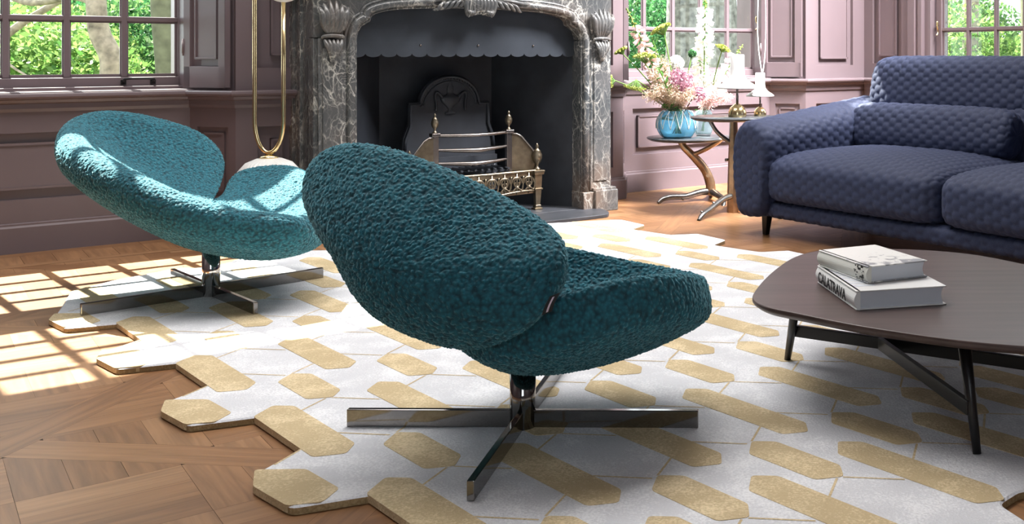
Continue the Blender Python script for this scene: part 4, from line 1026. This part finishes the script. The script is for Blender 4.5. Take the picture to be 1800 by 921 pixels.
# table lamps
def table_lamp(label, loc, k):
    t = thing('table_lamp', label, 'table lamp', loc, 0, 'white table lamps')
    def L(name, prof, mat, n=40):
        m = MB(); m.lathe([(r*k, z*k) for r, z in prof], n); return obj(name, m, mat, t)
    L('brass_base', [(0,0),(.056,0),(.058,.012),(.055,.035),(.044,.058),(.025,.075),(.010,.082),(0,.083)], 'gold')
    L('stem', [(.008,.08),(.008,.19),(0,.19)], 'steel_old', 12)
    L('shade', [(.128,.176),(.128,.186),(.118,.194),(.080,.218),(.056,.240),(.047,.262),(.045,.30),(.045,.382),(.041,.390),(0,.392)], 'white_lacquer', 48)
    L('shade_lining', [(.124,.178),(.112,.192),(.076,.215),(.050,.238),(.040,.265),(.038,.30),(0,.30)], 'white_lacquer', 48)
    return t
TL = px(1296, 204, 6.60); table_lamp('taller white table lamp with brass dome base on the taller side table', (TL.x, 6.60, .6035), 1.0)
TL2 = px(1336, 204, 6.68); table_lamp('shorter white table lamp half hidden behind the sofa arm', (TL2.x, 6.70, .6035), .70)
cd = MB()
Pc = px(1340, 140, 6.72)
cd.tube(cr([px(1337, -160, 8.2), px(1332, 20, 8.1), px(1333, 80, 8.0), px(1340, 134, 7.9)], 8), .0035, 6); cd.tube(cr([px(1344, -160, 8.2), px(1346, 20, 8.1), px(1345, 90, 8.0), px(1340, 134, 7.9)], 8), .0035, 6)
tag(obj('blind_cord', cd, 'cord'), 'looped white blind cord hanging at the window jamb above the short lamp', 'cord')

# flowers: each stem a thing of its own
def flower(name, label, base, pts, mat, heads, r=.004, group='cut flowers in the vases', cat='flower'):
    base = Vector(base); t = thing(name, label, cat, base, 0, group)
    P = cr([Vector(p)-base for p in pts], 6); m = MB(); m.tube(P, r, 7); obj('stem', m, mat, t, fix=False)
    for nm, mb, mt in heads(P): obj(nm, mb, mt, t, fix=False)
    return t
def petals(mb, c, d, n, L, w, spread, rnd):
    d = Vector(d).normalized(); a = d.orthogonal().normalized(); b = d.cross(a)
    for k in range(n):
        th = 2*math.pi*(k+rnd.random()*.4)/n; o = a*math.cos(th)+b*math.sin(th); q = (d*math.cos(spread)+o*math.sin(spread)).normalized(); s = q.cross(o.cross(d)).normalized(); s = (o.cross(d))
        p0 = c; p1 = c+q*L*.55+s*w; p2 = c+q*L+o*L*.15; p3 = c+q*L*.55-s*w
        mb.add([p0, p1, p2, p3], [(0,1,2,3)])
def spire(cap, n, L, mt, rnd, top=.35):
    def H(P):
        fl_ = MB(); bd_ = MB(); k = len(P); i0 = int(k*(1-top))
        for q in range(n):
            f_ = q/n; i = i0+f_*(k-1-i0); p = P[int(i)].lerp(P[min(int(i)+1, k-1)], i-int(i)); t = (P[min(int(i)+1,k-1)]-P[max(int(i)-1,0)]).normalized()
            o = t.orthogonal().normalized(); o = Matrix.Rotation(q*2.4, 3, t)@o; d = (o*.9-t*.2+Vector((0,0,-.15))).normalized()
            if f_ < .68:
                s = L*(1-.35*f_); c = p+o*.006
                m_ = [(c+d*s*x) for x in (0, .5, 1)]; fl_.tube(m_, [s*.14, s*.26, s*.36], 7, caps=False); petals(fl_, m_[2]-d*s*.1, d, 5, s*.45, s*.22, .9, rnd)
            else:
                s = L*.45*(1-f_)+.006; bd_.tube([p, p+d*s, p+d*s*1.8], [.004, s*.45, .002], 6)
        return [('florets', fl_, mt), ('buds', bd_, 'umbel_green')]
    return H
def umbel(n, R, mt, rnd, up=None, dot=.007, flat=.5):
    def H(P):
        c = P[-1]; t = (P[-1]-P[-3]).normalized() if up is None else Vector(up); rays_ = MB(); dots = MB()
        a = t.orthogonal().normalized(); b = t.cross(a)
        for q in range(n):
            rr = math.sqrt((q+.5)/n); th = q*2.4; e = c+t*R*(.9-.35*rr*rr*flat*2)+(a*math.cos(th)+b*math.sin(th))*R*rr
            rays_.tube([c, c.lerp(e, .6)+t*R*.05, e], .0013, 4, caps=False)
            for z in range(5):
                v = Vector((rnd.gauss(0,1), rnd.gauss(0,1), rnd.gauss(0,1))).normalized(); w = v.orthogonal().normalized(); p = e+v*dot*.8; mm = v.cross(w)
                dots.add([p+w*dot, p+mm*dot, p-w*dot, p-mm*dot], [(0,1,2,3)])
        return [('rays', rays_, 'stem'), ('florets', dots, mt)]
    return H
def ball(n, R, mt, rnd, dot=.012):
    def H(P):
        c = P[-1]; dots = MB(); rays_ = MB()
        for q in range(n):
            v = Vector((rnd.gauss(0,1), rnd.gauss(0,1), rnd.gauss(0,1))).normalized(); e = c+v*R*(.75+.25*rnd.random()); rays_.tube([c, e], .001, 3, caps=False)
            petals(dots, e-v*dot*.3, v, 5, dot, dot*.35, 1.0, rnd)
        return [('rays', rays_, mt), ('florets', dots, mt)]
    return H
def plume(n, R, L, mt, rnd):
    def H(P):
        hair = MB(); k = len(P); i0 = int(k*.35)
        for q in range(n):
            i = i0+rnd.random()*(k-1-i0); p = P[int(i)].lerp(P[min(int(i)+1, k-1)], i-int(i)); t = (P[min(int(i)+1,k-1)]-P[max(int(i)-1,0)]).normalized()
            v = Vector((rnd.gauss(0,1), rnd.gauss(0,1), rnd.gauss(0,1))).normalized()*R*(.4+.6*rnd.random()); e = p+v+t*L*rnd.random(); w = v.orthogonal().normalized()*.0016
            hair.add([p, p.lerp(e, .5)+w, e, p.lerp(e, .5)-w], [(0,1,2,3)])
            w2 = Vector((rnd.gauss(0,1), rnd.gauss(0,1), rnd.gauss(0,1))).normalized()*.006; w3 = w2.orthogonal().normalized()*.004
            hair.add([e+w2, e+w3, e-w2, e-w3], [(0,1,2,3)])
        return [('plume', hair, mt)]
    return H
def leaves(n, L, mt, rnd, f0=.2):
    def H(P):
        mb = MB(); k = len(P)
        for q in range(n):
            i = int((f0+(1-f0)*q/n)*(k-1)); p = P[i]; t = (P[min(i+1,k-1)]-P[max(i-1,0)]).normalized(); o = Matrix.Rotation(q*2.3, 3, t)@t.orthogonal().normalized()
            d = (o*.8+t*.6).normalized(); s = t.cross(o); l = L*(1-.5*q/n)
            mb.add([p, p+d*l*.4+s*l*.17, p+d*l*.75+s*l*.11, p+d*l-Vector((0,0,l*.2)), p+d*l*.75-s*l*.11, p+d*l*.4-s*l*.17], [(0,1,2,3,4,5)])
        return [('leaves', mb, mt)]
    return H
def both(*hs): return lambda P: [x for h in hs for x in h(P)]
R_ = random.Random(11)
b1 = V1+Vector((0,0,.03)); b2 = V2_+Vector((0,0,.03))
def st(b, x, y, Y, bend=.5, dx=0):
    e = px(x, y, Y); m = b.lerp(e, .45)+Vector((dx,0,.03)); return [b, m, e]
nk = Vector((0,0,.17))
def stem(b, x, y, Y, off=(0,0)):
    n_ = b+nk+Vector((off[0], off[1], -.01)); e = px(x, y, Y); return [b+Vector((-off[0]*.5, -off[1]*.5, 0)), n_, n_.lerp(e, .55)+Vector((0,0,.02)), e]
flower('foxglove', 'tall pink foxglove spire leaning to the upper left of the bouquet', b1, stem(b1, 1101, 14, 7.0, (-.04,-.03)), 'stem', both(spire(.4, 44, .055, 'petal_pink', R_, .52), leaves(9, .13, 'leaf_vase', R_, .15)), .005)
flower('foxglove', 'white flower spire rising highest in front of the window', b2, stem(b2, 1240, -12, 7.3, (.0,0)), 'stem', both(spire(.4, 40, .06, 'petal_white', R_, .38), leaves(8, .09, 'leaf_vase', R_, .2)), .005)
flower('white_delphinium', 'white flower spike behind the dark seed head', b2, stem(b2, 1226, 62, 7.4, (.0,.02)), 'stem', spire(.4, 40, .055, 'petal_white', R_, .5), .004)
flower('white_delphinium', 'white flower spike peeping out behind the tall white lamp', b2, stem(b2, 1306, 78, 7.5, (.03,.02)), 'stem', spire(.4, 34, .055, 'petal_white', R_, .5), .004)
flower('wild_carrot', 'green closed umbel at the far left, level with the pink foxglove tips', b1, stem(b1, 1096, 96, 6.95, (-.05,0)), 'stem', umbel(60, .045, 'umbel_green', R_, (-.5,0,.8), .009, .2))
flower('wild_carrot', 'lowest green umbel curled over at the far left', b1, stem(b1, 1082, 142, 6.95, (-.06,0)), 'stem', umbel(46, .04, 'umbel_green', R_, (-.9,0,-.1), .008, .2))
flower('wild_carrot', 'drooping green umbel with fanned rays below the window sill', b1, stem(b1, 1118, 140, 6.92, (-.05,-.03)), 'stem', umbel(60, .075, 'umbel_green', R_, (-.15,-.1,-.95), .006, .3))
flower('wild_carrot', 'yellow green umbel right of the pink foxglove', b1, stem(b1, 1168, 62, 7.1, (0,.03)), 'stem', umbel(70, .075, 'umbel_green', R_, (-.5,0,.9), .008, .4))
flower('wild_carrot', 'loose green umbel in front of the lower left panes', b1, stem(b1, 1134, 112, 7.0, (-.03,.03)), 'stem', umbel(70, .08, 'umbel_green', R_, (0,0,1), .007, .5))
flower('seed_head', 'small round dark green seed head against the grey trunk', b1, stem(b1, 1217, 94, 7.15, (.03,0)), 'stem', ball(90, .03, 'leaf_deep', R_, .010))
flower('wild_carrot', 'green umbel at the right, left of the tall lamp', b2, stem(b2, 1268, 92, 7.2, (.03,0)), 'stem', umbel(60, .06, 'umbel_green', R_, (.4,0,.8), .007, .6))
flower('allium', 'round plum allium head in the middle of the bouquet', b1, stem(b1, 1197, 140, 6.95, (.01,-.04)), 'stem_brown', ball(170, .085, 'petal_plum', R_, .013))
flower('white_allium', 'round creamy white flower head behind the plum allium', b1, stem(b1, 1188, 112, 7.25, (.02,.04)), 'stem', ball(160, .055, 'petal_white', R_, .020))
flower('allium', 'small plum allium low on the right of the bouquet', b1, stem(b1, 1228, 166, 7.0, (.06,-.02)), 'stem_brown', ball(90, .055, 'petal_plum', R_, .011))
for k, (x, y, Y, mt, lab, vb) in enumerate([(1150,132,6.95,'grass_fluff','beige grass plume on the left of the blue vase',b1),(1166,112,7.05,'grass_fluff','tallest beige grass plume beside the green leaves',b1),(1160,160,6.92,'grass_fluff','low beige grass plume over the left rim of the vase',b1),(1188,162,6.9,'grass_fluff','beige grass plume at the middle of the vase rim',b1),
        (1212,166,6.92,'grass_fluff','beige grass plume spilling over the right of the vase rim',b1),(1222,150,7.05,'grass_pink','rosy grass plume right of the plum allium',b1),(1240,165,7.1,'grass_pink','rosy grass plume low behind the taller table top',b2),(1258,158,7.2,'grass_pink','rosy grass plume under the tall lamp shade',b2),(1276,170,7.2,'grass_pink','rosy grass plume low at the right end',b2),(1262,135,7.3,'petal_white','white grass plume glowing beside the tall lamp shade',b2),(1240,138,7.35,'petal_white','white grass plume glowing in the middle of the window',b2),(1142,168,6.95,'grass_fluff','outermost low grass plume at the left of the vase',b1)]):
    flower('grass_plume', lab, vb, stem(vb, x, y, Y, ((x-1192)/1800, 0) if vb is b1 else ((x-1240)/2200, 0)), 'stem', plume(420, .055, .045, mt, R_), .002, 'grass plumes in the vases', 'dried grass')
flower('leafy_branch', 'upright stem with dark green leaves at the left of the bouquet', b1, stem(b1, 1146, 66, 7.05, (-.02,0)), 'stem', leaves(34, .10, 'leaf_vase', R_, .25), .004, cat='foliage stem')
flower('leafy_branch', 'arching stem with dark leaves in front of the vase rim', b1, stem(b1, 1158, 120, 6.93, (-.02,-.03)), 'stem', leaves(20, .10, 'leaf_vase', R_, .3), .004, cat='foliage stem')
# ------------------------------------------------------------------ sofa
S0_ = Vector((-.079, 5.80, 0)); ex = Vector((.68, -.733)); ang_s = math.atan2(ex.y, ex.x)
sf = thing('sofa', 'navy quilted two-seater sofa with padded arms and black legs', 'sofa', S0_, ang_s)
PIT = .052
def hexh(u, v):
    u = u/PIT; v = v/(PIT*1.02); r3 = math.sqrt(3)
    def dd(ou, ov):
        a = (u+ou)%r3-r3/2; b = (v+ov)%1-.5; return a*a+b*b
    m = np.minimum(dd(0,0), dd(r3/2,.5)); return np.clip(1-m/.32, 0, 1)**.5
def quilted(name, P, closed_v, mat='quilt', parent=sf, amp=.0105, cap=False):
    # P: (nu, nv, 3) grid; displaced outwards by a field of puffed hexagons
    P = np.array(P, float); du = np.gradient(P, axis=0)
    dv = (np.roll(P, -1, 1)-np.roll(P, 1, 1)) if closed_v else np.gradient(P, axis=1)
    Nn = np.cross(du, dv); L = np.linalg.norm(Nn, axis=2, keepdims=True); Nn = Nn/np.maximum(L, 1e-9)
    c = P.reshape(-1, 3).mean(0)
    if ((P-c)*Nn).sum() < 0: Nn = -Nn
    sv = np.concatenate([np.zeros((P.shape[0], 1)), np.cumsum(np.linalg.norm(np.diff(P, axis=1), axis=2), axis=1)], 1)
    mid = P.shape[0]//2; V = np.broadcast_to(sv[mid][None], sv.shape)
    sv2 = np.concatenate([np.zeros((1, P.shape[1])), np.cumsum(np.linalg.norm(np.diff(P, axis=0), axis=2), axis=0)], 0)
    U = np.broadcast_to(sv2.max(axis=1)[:, None], sv2.shape)
    loc = np.minimum(1, L[..., 0]/np.median(L)*2.0)
    H = hexh(U, V)*amp*loc
    if cap: H = np.where(np.abs(Nn[..., 1]) > .72, hexh(P[..., 0], P[..., 2])*amp, H)
    H = np.where(np.abs(Nn[..., 0]) > .85, hexh(P[..., 1], P[..., 2])*amp, H)
    P = P+Nn*H[..., None]
    mb = MB(); mb.grid([[tuple(p) for p in r] for r in P], closed_v=closed_v)
    return obj(name, mb, mat, parent)
def pillow(cx_, cy_, cz_, sx, sy, sz, e1=.34, e2=.34, nu=None, nv=None, rx=0, warp=None):
    # superellipsoid swept with its long axis along x
    nu = nu or int(sx/.0065); nv = nv or int((sy+sz)*2/.0075)
    u = np.linspace(-1, 1, nu); u = np.sign(u)*(1-(1-np.abs(u))**1.35); xs = u*sx/2
    t = np.abs(u); sc = np.maximum(1e-3, (1-t**(2/e1*1.0)))**(e1/2*1.0) if False else np.maximum(0, 1-t**(2/e1))**(e1/2)
    sc = np.maximum(sc, .002)
    th = np.linspace(0, 2*math.pi, nv, endpoint=False)
    cy = np.sign(np.cos(th))*np.abs(np.cos(th))**e2; sz_ = np.sign(np.sin(th))*np.abs(np.sin(th))**e2
    # even arc length
    pts = np.stack([cy*sy/2, sz_*sz/2], 1); d = np.linalg.norm(np.roll(pts, -1, 0)-pts, axis=1); s = np.concatenate([[0], np.cumsum(d)]); pp = np.vstack([pts, pts[:1]])
    q = np.linspace(0, s[-1], nv, endpoint=False); pts = np.stack([np.interp(q, s, pp[:, 0]), np.interp(q, s, pp[:, 1])], 1)
    G_ = np.zeros((nu, nv, 3)); G_[..., 0] = xs[:, None]; G_[..., 1] = sc[:, None]*pts[None, :, 0]; G_[..., 2] = sc[:, None]*pts[None, :, 1]
    if warp: G_ = warp(G_)
    c, s_ = math.cos(rx), math.sin(rx); y, z = G_[..., 1].copy(), G_[..., 2].copy(); G_[..., 1] = y*c-z*s_; G_[..., 2] = y*s_+z*c
    return G_+np.array([cx_, cy_, cz_])
SW = 2.52
# base rail
quilted('base_rail', pillow(SW/2, .47, .152, SW+.02, .98, .085, .12, .3), True)
def crown(k, top=.05):
    def f(G_):
        up = G_[..., 2] > 0
        fx = 1-np.abs(G_[..., 0]/np.abs(G_[..., 0]).max())**3; fy = 1-np.abs(G_[..., 1]/np.abs(G_[..., 1]).max())**3
        G_[..., 2] += np.where(up, top*fx*fy*k, 0); return G_
    return f
for x0, x1 in ((.085, 1.27), (1.275, 2.44)):
    quilted('seat_cushion', pillow((x0+x1)/2, .40, .315, x1-x0, .93, .25, .22, .42, warp=crown(1, .045)), True)
for x0, x1 in ((.07, 1.26), (1.262, 2.45)):
    quilted('back_cushion', pillow((x0+x1)/2, .965, .795, x1-x0, .25, .36, .24, .62, rx=-.20), True)
quilted('lower_back', pillow(SW/2, .88, .50, SW-.14, .20, .44, .15, .5, rx=-.16), True)
# padded arms: a folded pad, swept front to back, rising slightly towards the back
def arm(sg, x):
    sec = [(-.05,.115),(-.085,.20),(-.105,.34),(-.105,.47),(-.085,.565),(-.035,.618),(.04,.628),(.12,.60),(.165,.545),(.17,.47),(.155,.36),(.14,.22),(.10,.13)]
    S = np.array([tuple(p) for p in cr([(a, b) for a, b in sec], 14, True)])
    d = np.linalg.norm(np.roll(S, -1, 0)-S, axis=1); s = np.concatenate([[0], np.cumsum(d)]); nv = 190; q = np.linspace(0, s[-1], nv, endpoint=False); SS = np.vstack([S, S[:1]])
    S = np.stack([np.interp(q, s, SS[:, 0]), np.interp(q, s, SS[:, 1])], 1); ctr = np.array([.03, .36])
    kf = np.linspace(.02, .80, 26); a_ = np.linspace(0, math.pi/2, 9)[1:]
    front = [(-.085, k) for k in kf]+[(-.085+.06*(1-math.cos(q)), .80+.20*math.sin(q)) for q in a_]
    rowsk = front+[(y, 1.0) for y in np.linspace(-.018, .90, 130)]+[(y, max(.02, math.sqrt(max(0, 1-((y-.90)/.0552)**2)))) for y in (.92,.935,.947,.953,.9551)]
    ys = [r[0] for r in rowsk]
    P = np.zeros((len(ys), nv, 3))
    for i, y in enumerate(ys):
        k = rowsk[i][1]
        P[i, :, 0] = x+sg*(ctr[0]+(S[:, 0]-ctr[0])*k); P[i, :, 1] = y; P[i, :, 2] = (ctr[1]+(S[:, 1]-ctr[1])*k)
        hi_ = P[i, :, 2] > .3; P[i, hi_, 2] = .3+(P[i, hi_, 2]-.3)*(1+.33*max(0, y)/.9)
    quilted('armrest', P, True, cap=True)
    # inner pad edge seam piping
    m = MB(); m.tube([(x+sg*a, -.082, z) for a, z in [tuple(p) for p in cr([(.02,.16),(.012,.34),(.02,.46),(.05,.53),(.11,.56)], 6)]], .007, 8); obj('seam', m, 'quilt', sf)
arm(1, .0); arm(-1, SW)
for x, y in ((.045, .04), (SW-.045, .04), (.045, .90), (SW-.045, .90)):
    m = MB(); a, b = .014, .024
    sx_ = -1 if x < 1 else 1
    m.add([(x+sx_*.012-a,y-a,0),(x+sx_*.012+a,y-a,0),(x+sx_*.012+a,y+a,0),(x+sx_*.012-a,y+a,0),(x-b,y-b,.135),(x+b,y-b,.135),(x+b,y+b,.135),(x-b,y+b,.135)], [(0,3,2,1),(4,5,6,7),(0,1,5,4),(1,2,6,5),(2,3,7,6),(3,0,4,7)])
    obj('leg', m, 'black_wood', sf, bevel=.003)
lcp = S0_+Vector((ex.x*.70-ex.y*.70*1.0*0, 0, 0))
def sl(x, y, z): return S0_+Vector((ex.x*x-ex.y*y, ex.y*x+ex.x*y, z))
lc = thing('lumbar_cushion', 'long navy quilted lumbar cushion lying against the sofa back', 'cushion', sl(.66, .70, .42), ang_s)
quilted('cushion_pad', pillow(0, 0, .155, 1.10, .19, .27, .3, .75, rx=-.30), True, parent=lc)
